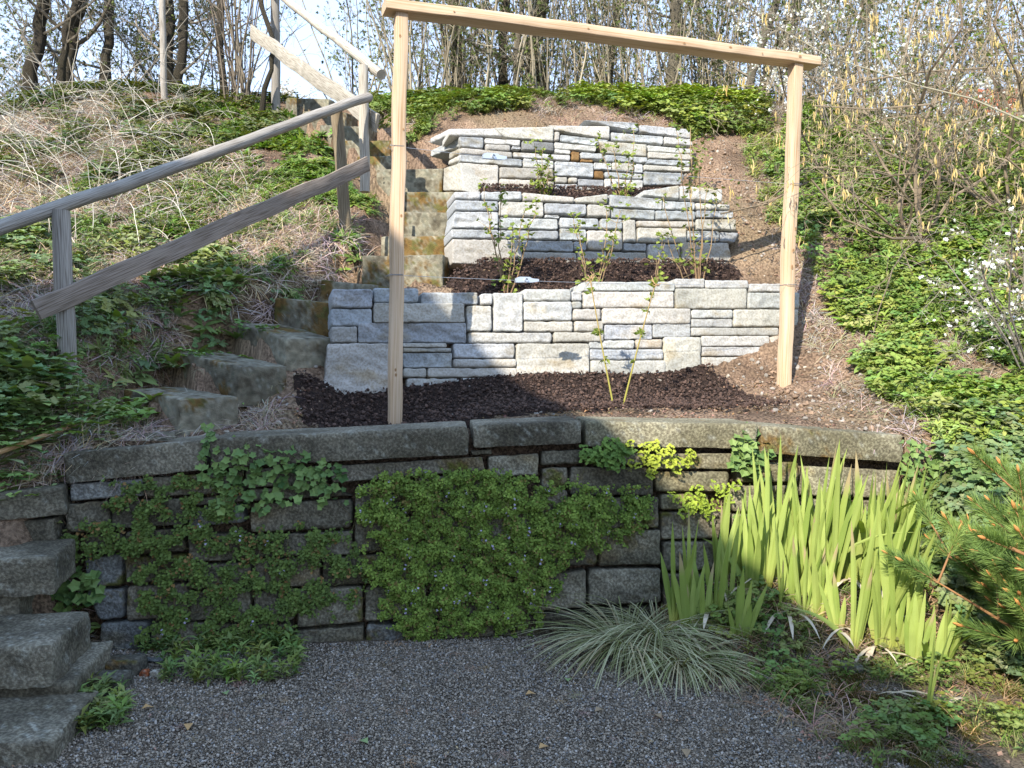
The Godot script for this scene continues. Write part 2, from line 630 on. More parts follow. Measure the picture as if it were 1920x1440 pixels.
# ---------------------------------------------------------------- the setting
func build_terrain() -> void:
	var c := []
	for a in [
		[1470, 728, 6.4], [1560, 765, 5.6], [1690, 812, 4.95], [1800, 850, 4.6], [1620, 600, 6.8], [1530, 610, 6.9], [1520, 500, 7.4], [1430, 420, 8.0], [1350, 300, 8.9],
		[1480, 330, 8.7], [1600, 400, 8.0], [1700, 500, 7.3], [1800, 600, 6.5], [1900, 700, 5.8], [1900, 400, 8.0], [1900, 250, 10.0], [1700, 250, 10.0],
		[1500, 200, 10.6], [1300, 190, 10.9], [1000, 188, 10.9], [750, 190, 10.9], [1150, 205, 9.9], [900, 205, 9.6],
		[150, 165, 10.6], [350, 172, 11.0], [500, 190, 10.9], [300, 262, 9.0], [100, 300, 8.0], [450, 300, 8.5], [600, 420, 7.4], [300, 420, 7.0], [50, 480, 6.0],
		[645, 440, 7.2], [124, 645, 4.95], [250, 705, 4.95], [30, 750, 4.5], [420, 610, 5.75], [540, 520, 6.5], [0, 835, 4.3], [200, 805, 4.6], [350, 795, 4.9], [480, 755, 5.4],
		[560, 700, 5.55], [600, 752, 5.65], [900, 790, 4.95], [900, 750, 5.8], [1250, 745, 6.2], [1300, 780, 5.2], [1420, 760, 5.9],
		[540, 575, 6.05], [650, 545, 6.55], [760, 500, 7.0], [775, 455, 7.35], [790, 415, 7.7], [790, 375, 8.0], [745, 335, 8.3], [700, 310, 8.7], [640, 262, 9.4], [590, 225, 10.1], [560, 195, 10.7],
	]:
		c.append(pt(a[0], a[1], a[2]))
	for w in [[-6.0, 2.6, -6.0], [-6.5, 4.0, -9.0], [-7.0, 5.3, -11.5], [-5.5, 1.1, -4.0], [-9, 1.2, -4.0], [-12, 3.2, -7.0], [-12, 5.2, -12.0], [5.5, 1.0, -4.6], [6.5, 2.4, -7.0], [7.5, 3.9, -9.5],
			[9.5, 1.1, -4.6], [11, 3.0, -8.0], [8.0, 5.2, -12.5], [12, 4.9, -12.5], [-7.0, 5.5, -13.0], [-2.0, 5.5, -13.0], [2.0, 5.45, -13.0], [5.5, 5.0, -13.0],
			[-8.0, 4.9, -18.0], [0, 4.9, -18.0], [8.0, 5.1, -18.0], [14, 4.8, -18.0], [-10, 3.0, -28.0], [0, 3.0, -28.0], [12, 3.5, -28.0]]:
		c.append(Vector3(w[0], w[1], w[2]))
	tps(c)
	var below := -1.0
	for a in STEPS:
		var p := pt(a[0], a[1], a[2])
		var q := pt(a[3], a[4], a[5])
		var ex := Vector2(q.x - p.x, q.z - p.z)
		var hw := ex.length() * 0.5
		ex = ex.normalized()
		carve.append([(p.x + q.x) * 0.5, (p.z + q.z) * 0.5, ex.x, ex.y, hw, a[6], (p.y + q.y) * 0.5 - 0.06, below if below > 0.0 else (p.y + q.y) * 0.5 - 0.17])
		below = (p.y + q.y) * 0.5 - 0.05
	var xs := span([[-13.5, -5.0, 0.25], [-5.0, 5.6, 0.05], [5.6, 17.5, 0.25]])
	var zs := span([[-33.0, -13.0, 0.5], [-13.0, -7.5, 0.08], [-7.5, -2.7, 0.05]])
	var brown := func(x: float, z: float) -> Color:
		var k := n3.get_noise_2d(x * 3.0, z * 3.0) + 0.6 * n1.get_noise_2d(x * 20.0, z * 20.0)
		var q := n3.get_noise_2d(x * 1.2 + 90.0, z * 1.2)
		var a := Color(0.20, 0.14, 0.095).lerp(Color(0.45, 0.32, 0.225), clampf(0.55 + k * 0.9, 0.0, 1.0))
		return a.lerp(Color(0.36, 0.28, 0.175), clampf(q * 1.4, 0.0, 0.7))
	struct("hillside", sheet(xs, zs, bumpy, brown, func(x: float, z: float) -> bool: return z < wall_z(x) - 0.2 or absf(x) > 2.45, M.soil), "brown earth slope rising behind the terrace walls to a wooded crest")
	var xs2 := span([[-14.0, -3.0, 0.5], [-3.0, 3.6, 0.05], [3.6, 17.0, 0.5]])
	var zs2 := span([[-5.2, -2.0, 0.05], [-2.0, 14.0, 0.5]])
	var grey := func(x: float, z: float) -> Color:
		var k := n3.get_noise_2d(x * 3.0, z * 3.0) + 0.5 * n1.get_noise_2d(x * 18.0, z * 18.0)
		var earthy := ss(0.06, 0.3, yard(x, z) + 0.12 * k)
		return Color(0.17, 0.137, 0.1).lerp(Color(0.28, 0.232, 0.175), clampf(0.5 + k, 0.0, 1.0)).lerp(Color(0.16, 0.105, 0.06), earthy)
	struct("gravel_yard", sheet(xs2, zs2, func(x: float, z: float) -> float: return yard(x, z) + 0.008 * n1.get_noise_2d(x * 30.0, z * 30.0), grey, func(x: float, z: float) -> bool: return z > wall_z(x) - 0.25 and (absf(x) < 2.45 or z > -2.75), M.gravelbed), "grey gravel yard at the foot of the old wall")
	print("terrain ", Time.get_ticks_msec())

# a bed of dark compost lying on the terrace: outline in wall coordinates, from s0 to s1, from t0 to t1
func soil_bed(label: String, s0: float, s1: float, t0: Callable, t1: float, high: float) -> void:
	var b := MB.new()
	var ns := int((s1 - s0) / 0.02)
	var tmin := 99.0
	for k in 20:
		tmin = minf(tmin, t0.call(lerpf(s0, s1, k / 19.0)))
	var nt := int((t1 - tmin) / 0.02)
	for j in nt + 1:
		for k in ns + 1:
			var s := s0 + k * 0.02
			var t := tmin + j * 0.02
			var p := E * s - N * t
			var wob := 0.12 * n3.get_noise_2d(s * 5.0, t * 5.0) + 0.05 * n1.get_noise_2d(s * 14.0, t * 14.0)
			var d := minf(minf(s - s0, (s1 - s) * 0.6), minf(t - float(t0.call(s)), t1 + 0.15 - t)) + wob
			var h := high * ss(0.0, 0.16, d) - 0.05 * (1.0 - ss(-0.06, 0.02, d))
			h += (0.022 * n1.get_noise_2d(s * 45.0, t * 45.0) + 0.02 * n2.get_noise_2d(s * 22.0, t * 22.0)) * ss(0.0, 0.1, d)
			p.y = ground(p.x, p.z) + h
			var kk := n1.get_noise_2d(s * 30.0, t * 30.0)
			b.vert(p, Color(0.045, 0.03, 0.024).lerp(Color(0.105, 0.066, 0.05), clampf(0.4 + kk * 1.3, 0.0, 1.0)))
	for j in nt:
		for k in ns:
			var a := j * (ns + 1) + k
			b.quad(a, a + ns + 1, a + ns + 2, a + 1)
	struct("soil_bed", b.mesh(M.mulch), label)

const TONE := {
	"b": [Color(0.335, 0.355, 0.375), Color(0.46, 0.473, 0.48)], "g": [Color(0.42, 0.425, 0.42), Color(0.52, 0.515, 0.49)], "t": [Color(0.385, 0.372, 0.335), Color(0.49, 0.47, 0.425)],
	"r": [Color(0.26, 0.16, 0.07), Color(0.18, 0.10, 0.04)], "d": [Color(0.13, 0.115, 0.085), Color(0.29, 0.262, 0.205)], "o": [Color(0.2, 0.18, 0.12), Color(0.33, 0.30, 0.215)], "s": [Color(0.17, 0.175, 0.175), Color(0.29, 0.292, 0.285)],
}

func lay(wall: Node3D, called: String, list: Array, o: Vector2, sc: float, p0: Vector3, n: Vector3, rough: float, depth: float, m: Material, moss := 0.0) -> void:
	for k in list.size():
		var a: Array = list[k]
		var tone: String = a[-1]
		var q := []
		if a.size() == 5:
			q = [hit(o.x + a[0] / sc, o.y + a[1] / sc, p0, n), hit(o.x + a[2] / sc, o.y + a[1] / sc, p0, n), hit(o.x + a[2] / sc, o.y + a[3] / sc, p0, n), hit(o.x + a[0] / sc, o.y + a[3] / sc, p0, n)]
		else:
			for j in 4:
				q.append(hit(o.x + a[j * 2] / sc, o.y + a[j * 2 + 1] / sc, p0, n))
		var c: Array = TONE[tone]
		var v := rr(0.88, 1.1)
		var tint := Color(v * rr(0.98, 1.02), v, v * rr(0.97, 1.02))
		var rg := rough * (1.35 if tone == "b" else 0.75 if tone == "t" else 1.0)
		var r := stone(q, n, depth, rg, rr(0.011, 0.02), rr(-0.008, 0.008), c[0] * tint, c[1] * tint, moss, m, float(k) * 13.7)
		part(called, r[0], wall, r[1] - wall.position)

func build_walls() -> void:
	var n := (N + Vector3.UP * 0.1).normalized()
	var w1 := thing("terrace_wall", "lowest new terrace wall of pale stone behind the trellis posts", "stone wall", E * 0.41 - N * T1 + Vector3.UP * 1.2, "new terrace walls")
	var p0 := -N * T1 + Vector3.UP * 1.3
	lay(w1, "stone", [
		[85, 165, 398, 308, "b"], [402, 157, 745, 268, "b"], [760, 190, 1190, 282, "b"], [1208, 196, 1300, 285, "g"], [1304, 192, 1524, 488, "g"], [78, 310, 398, 445, "b"], [402, 271, 1088, 418, "t"],
		[1102, 288, 1292, 486, "g"], [85, 447, 282, 570, "t"], [286, 420, 1102, 570, "b"], [1112, 490, 1748, 570, "g"], [55, 573, 612, 573, 612, 1010, 20, 1010, "t"], [618, 573, 955, 606, "t"],
		[622, 610, 988, 640, "t"], [1000, 576, 1465, 686, "b"], [620, 645, 996, 758, "b"], [1000, 690, 1480, 756, "t"], [620, 760, 800, 830, "t"], [806, 758, 1485, 830, "t"],
		[650, 835, 1050, 1015, "t"], [1062, 832, 1502, 1005, "t"], [1475, 573, 2026, 1005, "t"], [1527, 165, 1890, 256, "g"], [1528, 259, 1895, 404, "g"], [1530, 408, 1905, 488, "t"],
	], Vector2(600, 500), 4.0, p0, n, 0.014, 0.3, M.stone)
	lay(w1, "stone", [
		[130, 182, 212, 256, "g"], [132, 258, 212, 312, "g"], [140, 314, 352, 402, "t"], [152, 404, 374, 486, "t"], [-2, 490, 374, 565, "t"], [215, 112, 903, 182, "g"], [218, 184, 900, 308, "t"],
		[907, 88, 1130, 158, "g"], [1133, 98, 1462, 164, "g"], [907, 162, 1442, 316, "t"], [1465, 126, 1705, 190, "g"], [1450, 192, 1840, 314, "g"], [360, 310, 1025, 430, "t"], [1030, 320, 1342, 388, "g"],
		[1030, 390, 1342, 452, "g"], [1346, 318, 1832, 450, "t"], [377, 433, 738, 545, "b"], [742, 422, 1028, 532, "g"], [1032, 455, 1690, 516, "t"], [258, 550, 606, 614, "g"], [612, 540, 818, 612, "t"],
		[262, 617, 822, 698, "b"], [272, 701, 836, 842, "t"], [824, 524, 1104, 826, "t"], [1107, 518, 1616, 597, "g"], [1619, 518, 1690, 596, "t"], [1112, 600, 1636, 670, "g"], [1112, 674, 1424, 816, "t"],
		[1428, 672, 1660, 830, "b"], [272, 846, 648, 1000, "t"], [652, 828, 1220, 1005, "g"], [1224, 818, 1460, 990, "t"],
	], Vector2(1040, 500), 4.0, p0, n, 0.014, 0.3, M.stone)
	var w2 := thing("terrace_wall", "middle new terrace wall with currant bushes growing in front of it", "stone wall", E * 1.59 - N * T2 + Vector3.UP * 2.3, "new terrace walls")
	lay(w2, "stone", [
		[215, 475, 370, 472, 370, 518, 218, 515, "b"], [373, 472, 482, 475, 482, 524, 373, 520, "b"], [486, 472, 598, 475, 598, 524, 486, 524, "b"], [602, 480, 892, 508, 892, 540, 602, 530, "t"],
		[898, 510, 1085, 486, 1085, 542, 900, 540, "t"], [1090, 492, 1388, 518, 1388, 577, 1095, 560, "b"], [1280, 470, 1485, 440, 1485, 518, 1284, 496, "g"], [1490, 442, 1725, 462, 1728, 535, 1490, 518, "g"],
		[215, 522, 465, 530, 465, 585, 218, 582, "b"], [469, 530, 720, 536, 722, 616, 469, 612, "t"], [726, 538, 964, 546, 962, 606, 728, 600, "b"], [728, 605, 810, 608, 810, 626, 728, 622, "b"],
		[968, 546, 1098, 552, 1098, 618, 968, 614, "t"], [1392, 528, 1572, 537, 1572, 580, 1392, 576, "b"], [1577, 540, 1768, 550, 1770, 580, 1580, 577, "t"], [1102, 570, 1345, 582, 1345, 635, 1102, 622, "b"],
		[1350, 583, 1574, 586, 1574, 638, 1350, 634, "b"], [1580, 583, 1785, 588, 1785, 627, 1580, 622, "b"], [215, 588, 466, 592, 466, 685, 202, 682, "b"], [470, 620, 800, 632, 800, 690, 470, 686, "b"],
		[812, 620, 1035, 626, 1035, 682, 815, 677, "b"], [1040, 626, 1164, 632, 1164, 690, 1040, 686, "b"], [1168, 630, 1238, 634, 1243, 762, 1170, 760, "t"], [1244, 640, 1572, 644, 1572, 680, 1244, 674, "t"],
		[1578, 632, 1802, 632, 1802, 694, 1578, 690, "t"], [200, 687, 466, 690, 466, 740, 198, 738, "b"], [470, 692, 805, 695, 805, 745, 470, 742, "b"], [812, 682, 962, 688, 962, 750, 815, 747, "b"],
		[966, 692, 1165, 694, 1166, 806, 968, 802, "t"], [1248, 678, 1525, 684, 1525, 766, 1250, 762, "t"], [1529, 697, 1708, 700, 1708, 757, 1530, 754, "b"], [1712, 702, 1822, 706, 1800, 765, 1712, 760, "b"],
		[200, 744, 598, 747, 598, 900, 205, 880, "t"], [602, 750, 888, 754, 890, 814, 602, 808, "b"], [893, 754, 964, 758, 965, 808, 893, 804, "b"], [1170, 766, 1300, 768, 1300, 812, 1170, 810, "b"],
		[1305, 770, 1488, 772, 1488, 905, 1305, 905, "g"], [1493, 760, 1760, 764, 1780, 870, 1495, 870, "t"], [602, 814, 905, 820, 905, 900, 602, 900, "t"], [909, 812, 1075, 812, 1078, 905, 909, 900, "t"],
		[1080, 815, 1300, 817, 1300, 905, 1082, 905, "t"], [1490, 872, 1770, 872, 1770, 920, 1490, 920, "t"],
	], Vector2(780, 200), 3.0, -N * T2 + Vector3.UP * 2.42, n, 0.014, 0.3, M.stone)
	var w3 := thing("terrace_wall", "topmost new terrace wall with stepped capstones and two rust-brown stones", "stone wall", E * 1.7 - N * T3 + Vector3.UP * 3.2, "new terrace walls")
	lay(w3, "stone", [
		[190, 120, 494, 118, 494, 166, 186, 160, "g"], [435, 118, 776, 112, 776, 195, 498, 172, "t"], [740, 104, 1092, 108, 1092, 182, 780, 132, "t"], [945, 72, 1256, 88, 1256, 135, 1098, 108, "b"],
		[1260, 100, 1545, 125, 1548, 178, 1262, 140, "b"], [240, 164, 384, 170, 384, 235, 250, 222, "b"], [388, 174, 590, 186, 590, 218, 390, 204, "g"], [390, 207, 534, 214, 536, 250, 390, 246, "t"],
		[540, 222, 592, 224, 592, 240, 540, 240, "b"], [596, 190, 776, 202, 776, 250, 598, 242, "s"], [780, 136, 810, 138, 810, 190, 780, 190, "t"], [814, 154, 1094, 186, 1015, 218, 814, 192, "b"],
		[1100, 140, 1395, 165, 1395, 210, 1104, 184, "b"], [1400, 166, 1550, 182, 1560, 218, 1400, 208, "g"], [248, 228, 545, 254, 545, 288, 246, 262, "t"], [549, 254, 870, 272, 870, 302, 552, 282, "g"],
		[782, 236, 870, 246, 870, 268, 782, 258, "g"], [780, 196, 1018, 220, 1018, 250, 780, 234, "g"], [876, 246, 924, 252, 924, 304, 876, 300, "r"], [928, 252, 1060, 262, 1060, 294, 928, 290, "b"],
		[1022, 190, 1300, 212, 1300, 282, 1064, 264, "t"], [1305, 214, 1560, 236, 1560, 264, 1305, 250, "g"], [1308, 253, 1560, 268, 1560, 300, 1308, 288, "t"], [930, 294, 998, 298, 998, 310, 930, 308, "r"],
		[246, 266, 600, 294, 600, 335, 246, 305, "b"], [605, 287, 778, 303, 778, 348, 605, 340, "g"], [258, 310, 467, 326, 467, 475, 275, 475, "t"], [471, 338, 775, 348, 775, 412, 471, 398, "t"],
		[471, 402, 672, 412, 672, 475, 471, 475, "t"], [676, 415, 780, 418, 780, 478, 676, 475, "t"], [783, 306, 1000, 316, 1000, 398, 785, 386, "b"], [1003, 312, 1102, 316, 1102, 356, 1003, 352, "b"],
		[1006, 357, 1060, 362, 1060, 408, 1006, 402, "r"], [1064, 362, 1280, 376, 1280, 406, 1064, 396, "b"], [1106, 312, 1228, 320, 1228, 370, 1106, 358, "t"], [1232, 318, 1279, 322, 1279, 374, 1232, 370, "b"],
		[1066, 268, 1304, 284, 1304, 316, 1066, 310, "b"], [1308, 292, 1545, 303, 1545, 336, 1283, 320, "b"], [1284, 324, 1545, 340, 1545, 364, 1284, 356, "t"], [1284, 360, 1510, 370, 1510, 440, 1284, 440, "b"],
		[786, 390, 855, 392, 855, 428, 786, 425, "t"], [859, 394, 911, 397, 911, 428, 859, 427, "t"], [915, 402, 1060, 410, 1060, 446, 915, 444, "b"], [784, 431, 912, 432, 912, 480, 784, 478, "g"],
		[1064, 400, 1100, 402, 1100, 480, 1064, 480, "g"], [1104, 402, 1280, 412, 1280, 470, 1104, 475, "g"], [916, 448, 1060, 450, 1060, 482, 916, 482, "g"],
	], Vector2(780, 200), 3.0, -N * T3 + Vector3.UP * 3.27, n, 0.014, 0.3, M.stone)
	# the wall's left end turns back into the slope: its return face
	var nl := (Vector3(-0.83, 0, 0.56) + Vector3.UP * 0.1).normalized()
	var corner := hit(780 + 250 / 3.0, 300, -N * T3 + Vector3.UP * 3.27, n)
	lay(w3, "stone", [
		[75, 178, 186, 122, 186, 160, 80, 208, "g"], [78, 245, 234, 168, 242, 222, 76, 280, "g"], [182, 258, 242, 230, 242, 262, 178, 296, "t"], [178, 300, 242, 268, 242, 305, 172, 328, "t"], [155, 345, 254, 312, 270, 475, 150, 475, "t"],
	], Vector2(780, 200), 3.0, corner, nl, 0.012, 0.3, M.stone)
	# the old wall along the yard
	var nf := (Vector3(0.0995, 0, 0.995) + Vector3.UP * 0.1).normalized()
	var pl := Vector3(0, 0, wall_z(0))
	var low := thing("retaining_wall", "old dark overgrown retaining wall along the gravel with long capping slabs", "stone wall", Vector3(0, 0, wall_z(0)))
	lay(low, "stone", [
		[130, 907, 268, 897, 268, 930, 132, 940, "s"], [272, 896, 455, 882, 455, 925, 272, 932, "d"], [458, 880, 612, 872, 612, 908, 458, 915, "d"], [618, 874, 905, 856, 910, 882, 622, 906, "d"], [882, 845, 922, 842, 922, 852, 884, 854, "d"],
		[914, 856, 1010, 850, 1010, 892, 916, 894, "d"], [1014, 846, 1092, 842, 1092, 870, 1014, 873, "d"], [1096, 850, 1226, 850, 1226, 872, 1096, 870, "d"], [1229, 850, 1378, 850, 1378, 880, 1229, 880, "o"],
		[1382, 866, 1500, 866, 1500, 905, 1384, 905, "o"], [1504, 874, 1600, 876, 1600, 930, 1504, 930, "o"], [1604, 878, 1690, 882, 1690, 930, 1604, 935, "o"],
		[120, 945, 205, 938, 205, 995, 122, 1000, "d"], [208, 938, 348, 934, 348, 985, 208, 992, "d"], [352, 955, 456, 945, 456, 980, 352, 990, "s"], [468, 945, 660, 936, 660, 990, 468, 1000, "d"], [352, 936, 460, 928, 462, 940, 354, 950, "d"],
		[464, 918, 612, 912, 660, 930, 464, 940, "d"], [664, 912, 780, 902, 780, 965, 664, 975, "d"], [784, 896, 910, 886, 1012, 950, 784, 958, "d"], [1016, 878, 1066, 875, 1066, 914, 1016, 917, "d"], [1070, 875, 1226, 877, 1226, 930, 1070, 930, "d"],
		[1230, 884, 1370, 884, 1366, 922, 1230, 922, "o"], [1374, 910, 1500, 910, 1500, 960, 1374, 960, "o"], [1504, 935, 1600, 935, 1600, 990, 1504, 990, "o"], [1604, 938, 1690, 938, 1690, 1010, 1604, 1010, "o"],
		[155, 1004, 228, 1000, 228, 1036, 155, 1040, "d"], [155, 1045, 228, 1040, 226, 1100, 158, 1104, "s"], [232, 998, 345, 990, 345, 1035, 232, 1040, "d"], [350, 996, 470, 1004, 470, 1050, 350, 1056, "d"], [474, 1004, 660, 996, 660, 1040, 474, 1046, "d"],
		[664, 980, 800, 970, 800, 1030, 664, 1036, "d"], [804, 960, 1000, 955, 1000, 1015, 804, 1020, "d"], [1004, 920, 1066, 918, 1066, 985, 1004, 990, "d"], [1070, 935, 1236, 932, 1236, 990, 1070, 992, "d"], [1240, 927, 1330, 927, 1330, 956, 1240, 956, "o"],
		[1240, 960, 1370, 962, 1370, 1010, 1240, 1012, "d"], [1374, 964, 1500, 964, 1500, 1020, 1374, 1022, "o"], [1504, 994, 1600, 994, 1600, 1060, 1504, 1060, "o"],
		[232, 1045, 345, 1040, 348, 1090, 232, 1095, "d"], [350, 1060, 470, 1055, 470, 1100, 350, 1106, "d"], [474, 1050, 600, 1044, 600, 1100, 474, 1104, "d"], [604, 1046, 720, 1040, 720, 1095, 604, 1100, "d"], [724, 1036, 860, 1030, 860, 1090, 724, 1094, "d"],
		[864, 1022, 1000, 1019, 1000, 1080, 864, 1084, "d"], [1004, 995, 1120, 994, 1120, 1060, 1004, 1064, "d"], [1124, 996, 1240, 994, 1240, 1060, 1124, 1062, "d"], [1244, 1016, 1370, 1014, 1370, 1070, 1244, 1072, "d"], [1374, 1026, 1500, 1026, 1500, 1090, 1374, 1090, "o"],
		[160, 1108, 230, 1104, 230, 1160, 185, 1165, "s"], [234, 1100, 350, 1094, 350, 1160, 234, 1166, "d"], [354, 1110, 470, 1106, 470, 1160, 354, 1165, "d"], [474, 1108, 550, 1106, 550, 1165, 474, 1168, "d"], [558, 1105, 680, 1100, 680, 1168, 556, 1178, "d"],
		[684, 1100, 800, 1098, 800, 1160, 684, 1166, "d"], [804, 1096, 960, 1090, 960, 1155, 804, 1160, "d"], [964, 1086, 1100, 1068, 1100, 1140, 964, 1150, "d"], [1104, 1068, 1240, 1066, 1240, 1130, 1104, 1136, "d"], [1244, 1076, 1370, 1076, 1370, 1140, 1244, 1140, "d"],
		[185, 1168, 278, 1166, 278, 1232, 185, 1237, "s"], [282, 1170, 400, 1167, 400, 1232, 282, 1238, "d"], [404, 1170, 545, 1170, 545, 1237, 404, 1242, "d"], [550, 1184, 682, 1174, 682, 1232, 550, 1246, "d"], [686, 1172, 760, 1170, 760, 1224, 686, 1230, "s"],
		[764, 1166, 960, 1160, 960, 1206, 764, 1220, "d"], [964, 1154, 1100, 1145, 1100, 1200, 964, 1204, "d"], [1104, 1142, 1240, 1137, 1240, 1196, 1104, 1200, "d"],
	], Vector2.ZERO, 1.0, pl, nf, 0.014, 0.2, M.old, 0.02)
	var core := MB.new()
	for k in 27:
		var x := lerpf(-2.55, 2.65, k / 26.0)
		for j in 9:
			var y := lerpf(-0.15, 1.12, j / 8.0)
			core.vert(Vector3(x, y, wall_z(x) - 0.11 - y * 0.1 + 0.03 * n1.get_noise_2d(x * 8.0, y * 8.0)) - low.position, Color(0.22, 0.155, 0.105))
	for k in 26:
		for j in 8:
			core.quad(k * 9 + j + 1, k * 9 + j + 10, k * 9 + j + 9, k * 9 + j)
	part("earth_core", core.mesh(M.soil), low)
	# capping slabs
	var k := 0
	for a in [[113, 850, 380, 824, 52, "d"], [388, 822, 880, 798, 54, "d"], [884, 796, 1093, 788, 46, "d"], [1097, 789, 1424, 794, 50, "o"], [1428, 797, 1698, 816, 52, "o"]]:
		var pa := hit(a[0], a[1], pl + nf * 0.05, nf)
		var pb := hit(a[2], a[3], pl + nf * 0.05, nf)
		var c: Array = TONE[a[5]]
		var d := (pa - EYE).length()
		var r := block(pa, pb, 0.4, a[4] / F * d, 0.009, c[0] * rr(0.9, 1.15), c[1] * rr(0.95, 1.15), [-0.45, -0.45, -0.4, -0.2, 0.28][k], M.old, k * 7.3)
		part("capping_slab", r[0], low, r[1] - low.position)
		k += 1
	print("walls ", Time.get_ticks_msec())

const STEPS := [[228, 727, 5.15, 338, 748, 4.75, 0.42, 0.3, -0.3], [326, 657, 5.6, 449, 687, 5.15, 0.4, 0.28, -0.02], [443, 603, 6.0, 538, 634, 5.55, 0.45, 0.26, -0.1], [513, 556, 6.25, 622, 567, 6.0, 0.5, 0.34, 0.25],
			[598, 523, 6.6, 705, 533, 6.45, 0.5, 0.3, 0.15], [676, 478, 7.0, 832, 476, 6.85, 0.42, 0.35, 0.0], [712, 442, 7.35, 846, 440, 7.15, 0.42, 0.32, 0.05], [745, 395, 7.7, 852, 397, 7.5, 0.42, 0.32, -0.1],
			[740, 358, 8.0, 852, 358, 7.8, 0.4, 0.32, 0.02], [704, 316, 8.35, 832, 314, 8.15, 0.45, 0.34, 0.05], [668, 292, 8.85, 740, 290, 8.6, 0.45, 0.3, 0.2], [640, 262, 9.3, 735, 262, 9.0, 0.45, 0.3, 0.1],
			[598, 233, 9.8, 690, 236, 9.5, 0.5, 0.3, -0.05], [566, 207, 10.3, 650, 210, 10.0, 0.5, 0.3, 0.0], [535, 182, 10.9, 618, 184, 10.6, 0.6, 0.3, -0.1]]

func build_steps() -> void:
	var up := thing("stone_stairs", "mossy stone block steps climbing past the left ends of the terrace walls", "stairs", pt(330, 790, 4.75))
	var k := 0
	var c1 := Color(0.21, 0.19, 0.145)
	var c2 := Color(0.34, 0.31, 0.235)
	for a in STEPS:
		var v := rr(0.85, 1.2)
		var r := block(pt(a[0], a[1], a[2]), pt(a[3], a[4], a[5]), a[6], a[7], 0.011, c1 * v, c2 * v, a[8] + 0.16, M.step, 5.1 * k)
		part("step", r[0], up, r[1] - up.position)
		k += 1
	for a in [[140, 803, 4.62, 260, 800, 4.62, 0.3], [255, 812, 4.62, 325, 808, 4.62, 0.2]]:
		var r := block(pt(a[0], a[1], a[2]), pt(a[3], a[4], a[5]), a[6], 0.12, 0.015, c1, c2, -0.4, M.step, 5.1 * k)
		part("paving_slab", r[0], up, r[1] - up.position)
		k += 1
	var dn := thing("stone_stairs", "dark stone block steps coming down beside the old wall to the gravel", "stairs", Vector3(-2.3, 0, -3.4))
	var d1: Color = TONE.d[0]
	var d2: Color = TONE.d[1]
	for a in [[-130, 935, 4.0, 122, 912, 4.2, 0.42, 0.16], [-130, 985, 4.08, 105, 972, 4.2, 0.3, 0.14], [-150, 1055, 3.7, 106, 1043, 3.86, 0.45, 0.2], [-120, 1110, 3.75, 40, 1105, 3.85, 0.4, 0.25], [-170, 1222, 3.36, 100, 1208, 3.45, 0.5, 0.2], [-150, 1290, 3.4, 140, 1278, 3.5, 0.55, 0.4], [-200, 1400, 3.0, 103, 1388, 3.08, 0.5, 0.3]]:
		var r := block(pt(a[0], a[1], a[2]), pt(a[3], a[4], a[5]), a[6], a[7], 0.016, d1 * rr(0.9, 1.15), d2 * rr(0.9, 1.1), -0.45, M.old, 5.1 * k + 3)
		part("step", r[0], dn, r[1] - dn.position)
		k += 1

